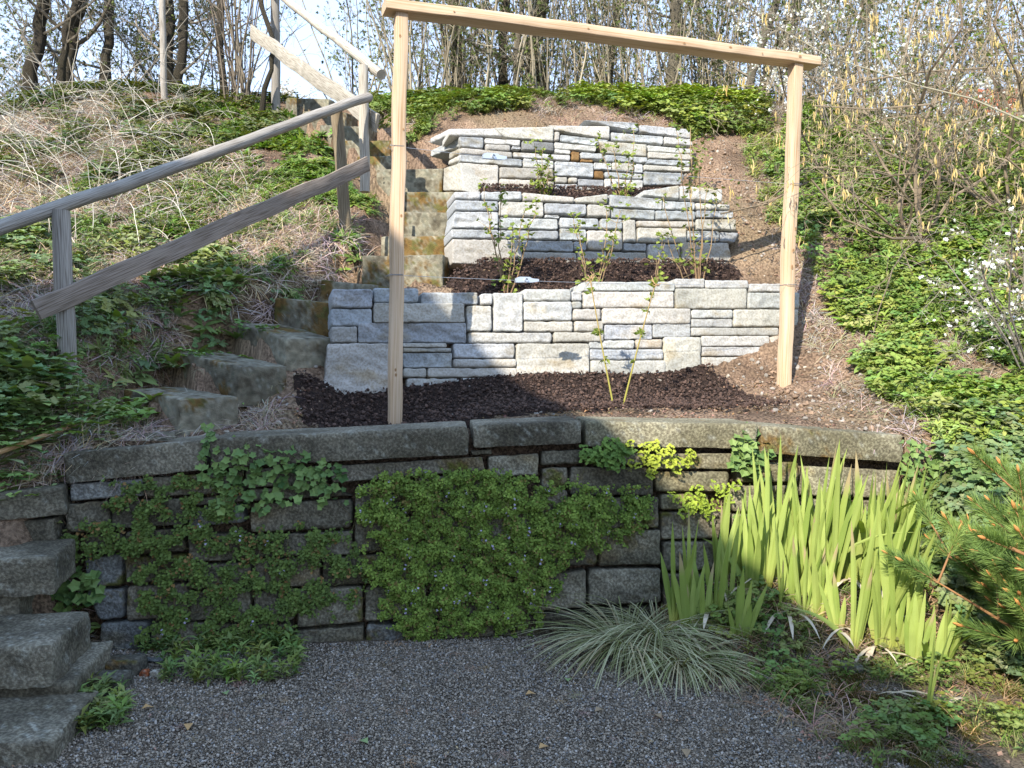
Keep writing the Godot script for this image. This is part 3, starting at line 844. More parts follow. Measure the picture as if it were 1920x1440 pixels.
func build_wood() -> void:
	var fresh := Color(0.61, 0.47, 0.335)
	var silver := Color(0.38, 0.355, 0.32)
	var pale := Color(0.56, 0.52, 0.45)
	var tl := pt(738, 772, 5.3)
	var tr := pt(1468, 728, 6.4)
	var tr_top := pt(1492, 122, 6.4)
	var tl_top := pt(752, 26, 5.3)
	var along := (tr_top - tl_top).normalized()
	var t := thing("wire_trellis", "tall fresh wooden trellis frame of two posts and a top beam with wires", "trellis", tl)
	var f := along.cross(Vector3.UP).normalized()
	if f.z < 0: f = -f
	timber("post", (tl + Vector3(0, -0.25, 0)) - t.position, tl_top - t.position, 0.086, 0.086, f, false, fresh, M.newwood, t)
	timber("post", (tr + Vector3(0, -0.25, 0)) - t.position, tr_top - t.position, 0.088, 0.088, f, false, fresh, M.newwood, t)
	var up := Vector3(0, 0.034, 0)
	timber("beam", tl_top - along * 0.115 + up - t.position, tr_top + along * 0.19 + up - t.position, 0.072, 0.15, f, false, fresh, M.newwood, t)
	for w in [[517, 535, 985], [277, 347, 925]]:
		var a := pt(742 if w[0] < 400 else 740, w[0], 5.3) + f * 0.03
		var b := pt(1478 if w[0] > 400 else 1487, w[1], 6.4) + f * 0.03
		var m := MB.new()
		var pts := PackedVector3Array()
		var rad := PackedFloat32Array()
		for k in 25:
			var u := k / 24.0
			pts.append(a.lerp(b, u) - Vector3.UP * 0.02 * sin(PI * u) - t.position)
			rad.append(0.0016)
		tube(m, pts, rad, 5, Color(0.5, 0.5, 0.5))
		# turns of wire round the posts
		for e in [a - f * 0.03, b - f * 0.03]:
			for turn in 2:
				var loop := PackedVector3Array()
				var lr := PackedFloat32Array()
				for k in 17:
					var an := TAU * k / 16.0
					var dx := clampf(cos(an) * 1.5, -1, 1) * 0.047
					var dz := clampf(sin(an) * 1.5, -1, 1) * 0.047
					loop.append(e + along * dx + f * dz + Vector3(0, turn * 0.005, 0) - t.position)
					lr.append(0.0016)
				tube(m, loop, lr, 4, Color(0.35, 0.35, 0.35))
		part("wire", m.mesh(M.metal), t)
		# the ratchet that tightens the wire
		var u0 := 0.0
		for k in 400:
			if proj(a.lerp(b, k / 400.0)).x < w[2]: u0 = k / 400.0
		var c := a.lerp(b, u0) - Vector3.UP * 0.02 * sin(PI * u0) + Vector3(0, 0.004, 0)
		var wd := (b - a).normalized()
		var sdv := wd.cross(Vector3.UP).normalized()
		var q := MB.new()
		var wht := Color(0.62, 0.66, 0.7)
		for s in [-1.0, 1.0]:
			var o: Vector3 = sdv * s * 0.014
			var ring := []
			for z in [Vector2(-0.075, -0.018), Vector2(-0.07, 0.012), Vector2(-0.045, 0.022), Vector2(0.03, 0.022), Vector2(0.05, 0.012), Vector2(0.1, 0.008), Vector2(0.1, -0.008), Vector2(0.05, -0.016)]:
				ring.append([q.vert(o + wd * z.x + Vector3(0, z.y, 0) + sdv * 0.002, wht), q.vert(o + wd * z.x + Vector3(0, z.y, 0) - sdv * 0.002, wht)])
			for k in range(1, 7):
				q.tri(ring[0][0], ring[k][0], ring[k + 1][0])
				q.tri(ring[0][1], ring[k + 1][1], ring[k][1])
			for k in 8:
				q.quad(ring[k][0], ring[k][1], ring[(k + 1) % 8][1], ring[(k + 1) % 8][0])
		rod(q, sdv * 0.03, -sdv * 0.03, 0.012, 0.012, 10, wht)
		rod(q, -wd * 0.055 + sdv * 0.016, -wd * 0.055 - sdv * 0.016, 0.006, 0.006, 8, wht)
		part("wire_tensioner", q.mesh(M.metal, false), t, c - t.position)
	# lower handrail
	var r1 := thing("handrail", "grey weathered wooden handrail with lower board beside the steps", "handrail", pt(124, 645, 4.95))
	var o1 := r1.position
	var right := pt(690, 182, 7.45)
	var left := pt(-90, 462, 4.45)
	timber("post", pt(126, 690, 4.93) - o1, pt(114, 396, 4.93) - o1, 0.108, 0.108, Vector3(0, 0, 1), true, silver, M.oldwood, r1)
	timber("post", pt(652, 460, 7.25) - o1, pt(631, 208, 7.25) - o1, 0.11, 0.11, Vector3(0, 0, 1), true, Color(0.27, 0.22, 0.15), M.oldwood, r1)
	var rf := (right - left).cross(Vector3.UP).normalized()
	if rf.z < 0: rf = -rf
	timber("rail", left + rf * 0.0 - o1, right - o1, 0.088, 0.105, rf, true, silver * 1.05, M.oldwood, r1)
	timber("board", pt(63, 582, 4.75) + rf * 0.03 - o1, pt(680, 310, 7.05) + rf * 0.06 - o1, 0.125, 0.028, rf, false, Color(0.35, 0.295, 0.25), M.oldwood, r1, -0.02)
	# upper handrail
	var r2 := thing("handrail", "pale weathered handrail high up where the steps turn towards the crest", "handrail", pt(682, 330, 7.55))
	var o2 := r2.position
	var ra := pt(716, 140, 7.45)
	var rb := pt(470, -52, 10.9)
	var f2 := (rb - ra).cross(Vector3.UP).normalized()
	if f2.z < 0: f2 = -f2
	timber("post", pt(684, 360, 7.55) - o2, pt(681, 124, 7.55) - o2, 0.095, 0.095, Vector3(0, 0, 1), true, pale, M.oldwood, r2)
	timber("post", pt(517, 215, 10.4) - o2, pt(515, -40, 10.4) - o2, 0.115, 0.115, Vector3(0, 0, 1), true, silver, M.oldwood, r2)
	timber("rail", ra - o2, rb - o2, 0.095, 0.095, f2, true, pale, M.oldwood, r2)
	timber("board", pt(712, 232, 7.5) + f2 * 0.02 - o2, pt(480, 60, 10.6) + f2 * 0.06 - o2, 0.17, 0.03, f2, false, pale * 0.9, M.oldwood, r2, 0.05)
	var st := thing("wooden_stake", "thin grey upright stake between tree trunks on the left crest", "stake", pt(308, 200, 10.6))
	timber("shaft", Vector3(0, -0.2, 0), pt(303, -90, 10.6) - st.position, 0.085, 0.085, Vector3(0, 0, 1), true, silver * 1.2, M.oldwood, st)
	# a tool handle lying at the left edge
	var h := thing("tool_handle", "light wooden tool handle lying at the left edge below the plants", "tool handle", pt(178, 785, 4.6))
	timber("shaft", pt(178, 782, 4.6) - h.position, pt(-120, 892, 4.0) - h.position, 0.03, 0.03, Vector3(0, 1, 0), true, Color(0.42, 0.28, 0.15), M.newwood, h)

func boxat(b: MB, lo: Vector3, hi: Vector3, col: Color) -> void:
	for f in [[Vector3(1, 0, 0), Vector3(0, 1, 0), Vector3(0, 0, 1)], [Vector3(-1, 0, 0), Vector3(0, 1, 0), Vector3(0, 0, -1)], [Vector3(0, 0, -1), Vector3(0, 1, 0), Vector3(1, 0, 0)], [Vector3(0, 0, 1), Vector3(0, 1, 0), Vector3(-1, 0, 0)], [Vector3(1, 0, 0), Vector3(0, 0, -1), Vector3(0, 1, 0)], [Vector3(1, 0, 0), Vector3(0, 0, 1), Vector3(0, -1, 0)]]:
		var mid := (lo + hi) * 0.5
		var hs := (hi - lo) * 0.5
		var ids := []
		for s in [[-1, 1], [1, 1], [1, -1], [-1, -1]]:
			ids.append(b.vert(mid + (f[0] * s[0] + f[1] * s[1] + f[2]) * hs, col))
		b.quad(ids[0], ids[1], ids[2], ids[3])

# the house behind the viewer; its gable shades the lower left of the garden
func build_house() -> void:
	var h := thing("house", "white plastered gabled house standing behind the viewer", "house", Vector3(-6.15, 0, 2.6))
	var x0 := -4.5
	var x1 := 4.5
	var rise := 4.65
	var eave := 4.95
	var deep := 8.0
	var b := MB.new()
	boxat(b, Vector3(x0, -0.2, 0), Vector3(x1, eave, deep), Color(0.75, 0.73, 0.68))
	part("wall", b.mesh(M.plaster, false), h)
	b = MB.new()
	for z in [0.0, deep]:
		b = MB.new()
		var a := b.vert(Vector3(x0, eave, z), Color(0.75, 0.73, 0.68))
		var c := b.vert(Vector3(0, eave + rise, z), Color(0.75, 0.73, 0.68))
		var d := b.vert(Vector3(x1, eave, z), Color(0.75, 0.73, 0.68))
		b.tri(a, c, d)
		part("gable", b.mesh(M.plaster, false), h)
	for s in [-1.0, 1.0]:
		b = MB.new()
		var e0 := Vector3(s * (x1 + 0.4), eave - 0.4 * rise / x1, -0.4)
		var r0 := Vector3(0, eave + rise, -0.4)
		for off in [0.02, 0.2]:
			var ids := []
			for p in [e0, r0, r0 + Vector3(0, 0, deep + 0.8), e0 + Vector3(0, 0, deep + 0.8)]:
				ids.append(b.vert(p + Vector3(0, off, 0), Color(0.3, 0.13, 0.08)))
			b.quad(ids[0], ids[1], ids[2], ids[3])
		for k in 4:
			b.quad(k, (k + 1) % 4, 4 + (k + 1) % 4, 4 + k)
		part("roof", b.mesh(M.tile, false), h)
	for x in [-2.8, 0.0, 2.8]:
		for y in [1.0, 3.4]:
			b = MB.new()
			boxat(b, Vector3(x - 0.55, y, -0.04), Vector3(x + 0.55, y + 1.3, -0.004), Color(0.05, 0.06, 0.07))
			part("window", b.mesh(M.glass, false), h)

# a far roof on the right, beyond the hazel
func build_far_house() -> void:
	var at := Vector3(11.9, 3.35, -16.5)
	var h := thing("far_house", "orange tiled roof of a house glimpsed behind the hazel at top right", "house", at)
	var b := MB.new()
	boxat(b, Vector3(-2.2, -0.5, -3.0), Vector3(3.0, 2.0, 3.0), Color(0.5, 0.45, 0.38))
	part("wall", b.mesh(M.plaster, false), h)
	for row in 9:
		b = MB.new()
		for col in 30:
			var x := -2.7 + col * 0.2
			var z := 3.3 - row * 0.4
			var y := 1.75 + row * 0.22
			var pts := PackedVector3Array([Vector3(x, y + 0.05, z + 0.05), Vector3(x, y + 0.3, z - 0.42)])
			tube(b, pts, PackedFloat32Array([0.11, 0.1]), 6, Color(0.5, 0.13, 0.05) * (1.0 + 0.25 * n1.get_noise_2d(col * 31.0, row * 17.0)))
		part("tile_row", b.mesh(M.tile), h)
	b = MB.new()
	for s in [-1.0, 1.0]:
		var ids := []
		for p in [Vector3(-2.7, 1.6, s * 3.3), Vector3(3.4, 1.6, s * 3.3), Vector3(3.4, 3.4, 0), Vector3(-2.7, 3.4, 0)]:
			ids.append(b.vert(p, Color(0.4, 0.11, 0.05)))
		b.quad(ids[0], ids[1], ids[2], ids[3])
	part("roof", b.mesh(M.tile, false), h)

# ---------------------------------------------------------------- leaf shapes
func fan_leaf(b: MB, p: Vector3, nrm: Vector3, dir: Vector3, radii: Array, size: float, col: Color) -> void:
	var s := dir.cross(nrm).normalized()
	var d := nrm.cross(s).normalized() * -1.0
	if d.dot(dir) < 0: d = -d
	var c := b.vert(p + d * size * 0.35 - nrm * size * 0.05, col)
	var ids := []
	var n := radii.size()
	for k in n:
		var an := PI + TAU * k / n
		var r: float = radii[k] * size
		ids.append(b.vert(p + d * size * 0.35 + d * cos(an) * r + s * sin(an) * r + nrm * absf(sin(an)) * r * 0.25, col))
	for k in n:
		b.tri(c, ids[k], ids[(k + 1) % n])

const IVY := [0.22, 0.5, 0.42, 0.62, 0.45, 0.68, 0.45, 0.62, 0.42, 0.5]
const ROUND := [0.12, 0.42, 0.5, 0.46, 0.52, 0.46, 0.5, 0.42]

func make_leaves() -> void:
	var w := Color.WHITE
	var r := RandomNumberGenerator.new()
	r.seed = 21
	for v in 3:
		var b := MB.new()    # upright herb
		for k in 11:
			var an := k * 2.4 + r.randf() * 0.6
			var hgt := 0.012 + 0.075 * k / 11.0
			var d := Vector3(cos(an), r.randf_range(0.15, 0.9), sin(an)).normalized()
			leaf(b, Vector3(0, hgt, 0), d, Vector3.UP, r.randf_range(0.045, 0.085), r.randf_range(0.016, 0.028), r.randf_range(0.1, 0.6), g(r.randf_range(0.75, 1.15)))
		leafm["herb%d" % v] = b.mesh(M.leaf, false)
		b = MB.new()         # rosette of broad lance-shaped leaves
		for k in 9:
			var an := k * 2.4 + r.randf() * 0.7
			var d := Vector3(cos(an), r.randf_range(0.5, 1.6), sin(an)).normalized()
			var L := r.randf_range(0.11, 0.19)
			var bend := Vector3(cos(an), -0.9, sin(an)) * r.randf_range(0.5, 1.1)
			blade(b, Vector3(cos(an), 0, sin(an)) * 0.01, d, bend, L, r.randf_range(0.03, 0.05), 4, g(0.85), g(1.1))
		leafm["broad%d" % v] = b.mesh(M.leaf, false)
		b = MB.new()         # cluster of small round leaves
		for k in 12:
			var p := Vector3(r.randf_range(-0.04, 0.04), r.randf_range(0.0, 0.04), r.randf_range(-0.04, 0.04))
			var nn := Vector3(r.randf_range(-0.6, 0.6), 1, r.randf_range(-0.6, 0.6)).normalized()
			fan_leaf(b, p, nn, Vector3(r.randfn(), 0.1, r.randfn()).normalized(), ROUND, r.randf_range(0.016, 0.028), g(r.randf_range(0.75, 1.15)))
		leafm["round%d" % v] = b.mesh(M.leaf, false)
		b = MB.new()         # three-part leaves on thin stalks
		for k in 8:
			var an := k * 2.4
			var d := Vector3(cos(an), r.randf_range(0.9, 2.0), sin(an)).normalized()
			var tip := d * r.randf_range(0.09, 0.17)
			blade(b, Vector3.ZERO, d, Vector3.ZERO, tip.length(), 0.004, 2, g(0.8), g(0.8))
			for q in 3:
				var a2 := an + (q - 1) * 1.5
				fan_leaf(b, tip, Vector3(r.randf_range(-0.3, 0.3), 1, r.randf_range(-0.3, 0.3)).normalized(), Vector3(cos(a2), 0, sin(a2)), IVY if v == 1 else ROUND, r.randf_range(0.036, 0.05), g(r.randf_range(0.8, 1.15)))
		leafm["trefoil%d" % v] = b.mesh(M.leaf, false)
		b = MB.new()         # dry straw
		for k in 13:
			var d := Vector3(r.randfn(), r.randf_range(0.05, 0.9), r.randfn()).normalized()
			blade(b, Vector3(r.randf_range(-0.05, 0.05), 0.0, r.randf_range(-0.05, 0.05)), d, Vector3(r.randfn() * 0.7, -0.8, r.randfn() * 0.7), r.randf_range(0.1, 0.3), r.randf_range(0.003, 0.006), 4, g(0.85), g(1.1))
		leafm["straw%d" % v] = b.mesh(M.dry, false)
		b = MB.new()         # green grass
		for k in 14:
			var an := r.randf() * TAU
			var d := Vector3(cos(an) * 0.5, 1.2, sin(an) * 0.5).normalized()
			blade(b, Vector3(r.randf_range(-0.02, 0.02), 0.0, r.randf_range(-0.02, 0.02)), d, Vector3(cos(an), -0.6, sin(an)) * r.randf_range(0.4, 1.2), r.randf_range(0.08, 0.2), r.randf_range(0.003, 0.006), 4, g(0.8), g(1.1))
		leafm["grass%d" % v] = b.mesh(M.leaf, false)
		b = MB.new()         # curled dead leaf
		for k in 2:
			leaf(b, Vector3(k * 0.03, 0.006, k * 0.015), Vector3(r.randfn(), 0.15, r.randfn()).normalized(), Vector3.UP, r.randf_range(0.035, 0.06), r.randf_range(0.016, 0.03), r.randf_range(-0.4, 0.8), g(r.randf_range(0.8, 1.1)))
		leafm["litter%d" % v] = b.mesh(M.dry, false)
		b = MB.new()         # twig end with a few opening leaves
		for k in 4:
			var d := Vector3(r.randfn(), r.randf_range(-0.2, 1.0), r.randfn()).normalized()
			leaf(b, Vector3.ZERO, d, side_of(d), r.randf_range(0.03, 0.055), r.randf_range(0.016, 0.028), 0.3, g(r.randf_range(0.8, 1.15)))
		leafm["bud%d" % v] = b.mesh(M.leaf, false)
		b = MB.new()         # five-petalled blossom pair
		for f in 3:
			var o := Vector3(r.randf_range(-0.025, 0.025), r.randf_range(-0.025, 0.025), r.randf_range(-0.025, 0.025))
			var nn := rdir()
			var s := side_of(nn)
			for k in 5:
				var d := s.rotated(nn, TAU * k / 5.0)
				leaf(b, o, (d + nn * 0.35).normalized(), nn, 0.013, 0.012, 0.1, w)
		leafm["blossom%d" % v] = b.mesh(M.petal, false)
		# pebble
		b = MB.new()
		var t := (1.0 + sqrt(5.0)) / 2.0
		var ico := [[-1, t, 0], [1, t, 0], [-1, -t, 0], [1, -t, 0], [0, -1, t], [0, 1, t], [0, -1, -t], [0, 1, -t], [t, 0, -1], [t, 0, 1], [-t, 0, -1], [-t, 0, 1]]
		for p in ico:
			b.vert(Vector3(p[0], p[1] * 0.7, p[2]).normalized() * Vector3(1.0, 0.62, 0.8) * r.randf_range(0.4, 0.58), w)
		for f in [[0, 11, 5], [0, 5, 1], [0, 1, 7], [0, 7, 10], [0, 10, 11], [1, 5, 9], [5, 11, 4], [11, 10, 2], [10, 7, 6], [7, 1, 8], [3, 9, 4], [3, 4, 2], [3, 2, 6], [3, 6, 8], [3, 8, 9], [4, 9, 5], [2, 4, 11], [6, 2, 10], [8, 6, 7], [9, 8, 1]]:
			b.tri(f[0], f[2], f[1])
		leafm["pebble%d" % v] = b.mesh(M.pebble, v == 0)
	var b := MB.new()
	fan_leaf(b, Vector3.ZERO, Vector3.UP, Vector3(0, 0, 1), IVY, 1.0, w)
	leafm["ivy"] = b.mesh(M.glossleaf, false)
	b = MB.new()
	for k in 3:
		fan_leaf(b, Vector3(cos(k * 2.1) * 0.5, 0.1 * k, sin(k * 2.1) * 0.5), Vector3(cos(k * 3.0) * 0.4, 1, sin(k * 3.0) * 0.4).normalized(), Vector3(sin(k * 2.0), 0, cos(k * 2.0)), ROUND, 0.95, g(0.8 + 0.15 * k))
	leafm["tiny"] = b.mesh(M.leaf, false)
	b = MB.new()
	for k in 26:
		var d := Vector3(r.randfn(), r.randf_range(0.2, 1.6), r.randfn()).normalized()
		var p := Vector3(r.randfn(), 0, r.randfn()) * 0.012
		blade(b, p, d, Vector3(r.randfn(), -0.3, r.randfn()) * 0.6, r.randf_range(0.012, 0.03), 0.003, 2, g(0.7), g(1.1))
	leafm["moss"] = b.mesh(M.moss, false)
	b = MB.new()
	var pts := PackedVector3Array()
	var rad := PackedFloat32Array()
	for k in 7:
		pts.append(Vector3(0.004 * sin(k * 1.1), -k / 6.0 * 0.075, 0.004 * cos(k * 0.9)))
		rad.append([0.0015, 0.0042, 0.0048, 0.0048, 0.0046, 0.004, 0.001][k])
	tube(b, pts, rad, 6, w)
	leafm["catkin"] = b.mesh(M.dry)

# ---------------------------------------------------------------- strewing
func spots(count: int, x0: float, x1: float, z0: float, z1: float, poly: Array, thresh: float, nscale: float, off: float) -> Array:
	var out := []
	var pg := PackedVector2Array()
	for k in range(0, poly.size(), 2):
		pg.append(Vector2(poly[k], poly[k + 1]))
	for k in count:
		var x := rr(x0, x1)
		var z := rr(z0, z1)
		var nz := n3.get_noise_2d(x * nscale + off, z * nscale) + 0.4 * n1.get_noise_2d(x * nscale * 4.0, z * nscale * 4.0 + off)
		if nz < thresh + rr(-0.4, 0.4):
			continue
		var p := on(x, z)
		if pg.size() and not Geometry2D.is_point_in_polygon(proj(p), pg):
			continue
		# keep the stairs and walls clear
		var s := 0.954 * x - 0.301 * z
		var t := -0.301 * x - 0.954 * z
		if s > 0.3 and s < 4.42 and t > 5.6 and t < T3 + 0.35 and (s > 1.5 or t < 6.3):
			continue
		var on_step := false
		if x > -3.4 and x < -0.3:
			for st in carve:
				var u: float = (x - st[0]) * st[2] + (z - st[1]) * st[3]
				var v: float = (x - st[0]) * st[3] - (z - st[1]) * st[2]
				if absf(u) < st[4] + 0.02 and v > -0.12 and v < st[5] + 0.05:
					on_step = true
		if on_step and rng.randf() < 0.94:
			continue
		out.append(p)
	return out

func strew(called: String, list: Array, kinds: Array, smin: float, smax: float, ca: Color, cbb: Color, parent: Node, tilt := 0.6, lift := 0.0) -> void:
	var xf := {}
	var cl := {}
	for kind in kinds:
		xf[kind] = []
		cl[kind] = []
	for p in list:
		var kind: String = kinds[rng.randi() % kinds.size()]
		var nn := (Vector3.UP * (1.0 - tilt) + gnormal(p.x, p.z) * tilt + Vector3(rng.randfn(), 0, rng.randfn()) * 0.12).normalized()
		var s := side_of(nn)
		var bs := Basis(s, nn, s.cross(nn)).rotated(nn, rr(0, TAU)).scaled(Vector3.ONE * rr(smin, smax))
		xf[kind].append(Transform3D(bs, p + Vector3(0, lift, 0)))
		var tone := ca.lerp(cbb, clampf(rng.randf() * 0.7 + 0.5 * (n3.get_noise_2d(p.x * 4.0, p.z * 4.0) + 0.3), 0, 1))
		cl[kind].append(Color(tone.r * rr(0.85, 1.3), tone.g * rr(0.9, 1.1), tone.b * rr(0.7, 1.4)))
	for kind in kinds:
		if xf[kind].size():
			multi(called, leafm[kind], xf[kind], cl[kind], parent)

func stuff(called: String, label: String, category: String) -> Node3D:
	return thing(called, label, category, Vector3.ZERO, "", "stuff")

func build_cover() -> void:
	var ga := Color(0.088, 0.168, 0.029)
	var gb := Color(0.240, 0.360, 0.072)
	var straw_a := Color(0.36, 0.295, 0.195)
	var straw_b := Color(0.6, 0.53, 0.40)
	var left := stuff("ground_cover", "green leafy herbs covering the slope left of the steps", "ground cover")
	strew("herbs", spots(16000, -4.6, -1.0, -10.8, -5.6, [230, 195, 640, 175, 700, 260, 640, 330, 560, 340, 300, 450, 240, 330], 0.02, 2.2, 0.0), ["broad0", "broad1", "broad2", "herb0"], 0.45, 0.85, ga, gb, left)
	strew("herbs", spots(9000, -5.2, -1.4, -7.4, -4.3, [-150, 400, 330, 440, 560, 560, 420, 640, 300, 720, 240, 760, -150, 800], 0.14, 2.8, 30.0), ["herb0", "herb1", "herb2", "broad1", "grass0", "trefoil1"], 0.5, 1.15, Color(0.12, 0.19, 0.06), Color(0.28, 0.38, 0.13), left)
	strew("herbs", spots(11000, -4.2, -0.2, -9.5, -5.4, [0, 320, 560, 330, 720, 330, 690, 460, 600, 560, 450, 560, 300, 480, 0, 480], 0.1, 3.0, 60.0), ["herb0", "herb2", "broad2", "grass1"], 0.5, 0.9, ga, gb, left)
	strew("herbs", spots(7000, -7.0, -2.0, -12.2, -7.5, [-200, 120, 560, 120, 560, 240, 300, 330, -200, 430], 0.12, 2.5, 120.0), ["herb1", "trefoil1", "round0"], 0.6, 1.1, Color(0.083, 0.132, 0.041), Color(0.198, 0.247, 0.083), left)
	var crest := stuff("ground_cover", "green herbs and brambles along the bank above the topmost wall", "ground cover")
	strew("herbs", spots(26000, -2.4, 5.0, -12.8, -8.2, [690, 130, 1440, 130, 1440, 250, 1300, 260, 1250, 220, 1100, 200, 900, 215, 830, 235, 770, 275, 690, 240], -0.02, 1.8, 15.0), ["herb0", "herb1", "trefoil1", "grass0", "herb2"], 0.6, 1.15, Color(0.099, 0.157, 0.033), Color(0.264, 0.355, 0.083), crest)
	strew("herbs", spots(6000, 0.5, 4.5, -12.5, -8.5, [1080, 130, 1420, 130, 1420, 260, 1320, 250, 1080, 200], 0.15, 2.4, 75.0), ["round0", "trefoil0", "round2"], 0.9, 1.5, Color(0.165, 0.264, 0.033), Color(0.330, 0.429, 0.066), crest)
	var right := stuff("ground_cover", "dense green leafy herbs covering the sunny slope right of the trellis", "ground cover")
	strew("herbs", spots(46000, 2.3, 7.0, -11.5, -4.6, [1440, 330, 1500, 180, 2100, 50, 2100, 900, 1760, 830, 1640, 740, 1600, 640, 1500, 470], -0.12, 2.4, 200.0), ["herb0", "herb1", "herb2", "trefoil2", "broad0", "grass1", "round1"], 0.45, 1.2, Color(0.124, 0.206, 0.033), Color(0.314, 0.437, 0.099), right)
	strew("herbs", spots(4000, 1.9, 3.6, -10, -6.8, [1380, 250, 1500, 220, 1500, 470, 1440, 420], 0.05, 3.0, 240.0), ["herb1", "round1", "grass2", "round0"], 0.6, 1.0, Color(0.165, 0.247, 0.049), Color(0.363, 0.462, 0.116), right)
	strew("herbs", spots(9000, 2.35, 5.0, -5.6, -3.4, [1640, 870, 1760, 790, 2100, 760, 2100, 1440, 1720, 1440, 1700, 1000], -0.1, 2.5, 280.0), ["trefoil0", "trefoil1", "herb0", "grass0"], 0.55, 1.0, Color(0.099, 0.165, 0.049), Color(0.247, 0.330, 0.132), right)
	var bed := stuff("ground_cover", "small green weeds among the irises and along the gravel's right edge", "ground cover")
	strew("herbs", spots(5000, 0.9, 3.4, -4.75, -2.9, [1230, 1060, 1800, 1000, 1920, 1250, 1920, 1440, 1600, 1440, 1420, 1290, 1300, 1250], 0.1, 3.2, 470.0), ["herb0", "round0", "grass0", "trefoil0", "grass2"], 0.35, 0.75, Color(0.1, 0.16, 0.03), Color(0.24, 0.32, 0.08), bed)
	var dry := stuff("dry_grass", "pale dry grass and straw lying over the left slope", "dry grass")
	strew("straw", spots(20000, -6.0, -0.4, -11.5, -5.0, [-200, 180, 330, 240, 660, 400, 690, 520, 560, 600, 450, 600, 330, 520, -200, 600], -0.2, 1.8, 300.0), ["straw0", "straw1", "straw2"], 0.6, 1.25, straw_a, straw_b, dry)
	strew("straw", spots(9000, -5.0, -1.6, -5.8, -4.3, [], 0.05, 2.5, 320.0), ["straw0", "straw1"], 0.5, 0.9, straw_a * 0.8, straw_b * 0.8, dry)
	var dry2 := stuff("dry_grass", "dry straw and dead stems among the herbs on the right slope and crest", "dry grass")
	strew("straw", spots(26000, -2.4, 6.5, -12.5, -4.7, [690, 130, 2100, 60, 2100, 1000, 1700, 960, 1560, 760, 1440, 420, 1310, 240, 900, 210, 700, 260], 0.0, 2.0, 340.0), ["straw0", "straw1", "straw2"], 0.45, 0.9, straw_a * 0.8, straw_b * 0.9, dry2)
	strew("straw", spots(3200, 0.7, 3.6, -4.75, -3.1, [1000, 1130, 1260, 1050, 1800, 1000, 1920, 1300, 1900, 1440, 1600, 1440, 1440, 1330, 1330, 1290], -0.15, 2.4, 350.0), ["straw0", "straw1", "straw2", "litter0"], 0.4, 0.75, Color(0.22, 0.13, 0.065), Color(0.46, 0.36, 0.22), dry2)
	var lit := stuff("leaf_litter", "brown dead leaves and crumbs scattered over the bare earth", "leaf litter")
	strew("leaves", spots(32000, -5.2, 5.5, -11.5, -4.6, [], -0.1, 2.5, 400.0), ["litter0", "litter1", "litter2"], 0.35, 0.85, Color(0.13, 0.075, 0.04), Color(0.36, 0.25, 0.15), lit)
	strew("leaves", spots(2500, 0.6, 4.0, -4.8, -3.0, [1250, 1080, 1920, 1000, 1920, 1440, 1560, 1440, 1400, 1300], -0.2, 2.5, 420.0), ["litter0", "litter1", "litter2"], 0.4, 0.8, Color(0.16, 0.09, 0.045), Color(0.4, 0.28, 0.16), lit)
	var bits := []
	for k in 520:
		var x := rr(-2.1, 1.9)
		var z := -4.6 + 1.7 * pow(rng.randf(), 1.6)
		if z > wall_z(x) + 0.05:
			bits.append(Vector3(x, yard(x, z) + 0.012, z))
	strew("leaves", bits, ["litter0", "litter1", "litter2", "straw1"], 0.15, 0.42, Color(0.2, 0.13, 0.07), Color(0.42, 0.32, 0.2), lit, 0.0)
	print("cover ", Time.get_ticks_msec())

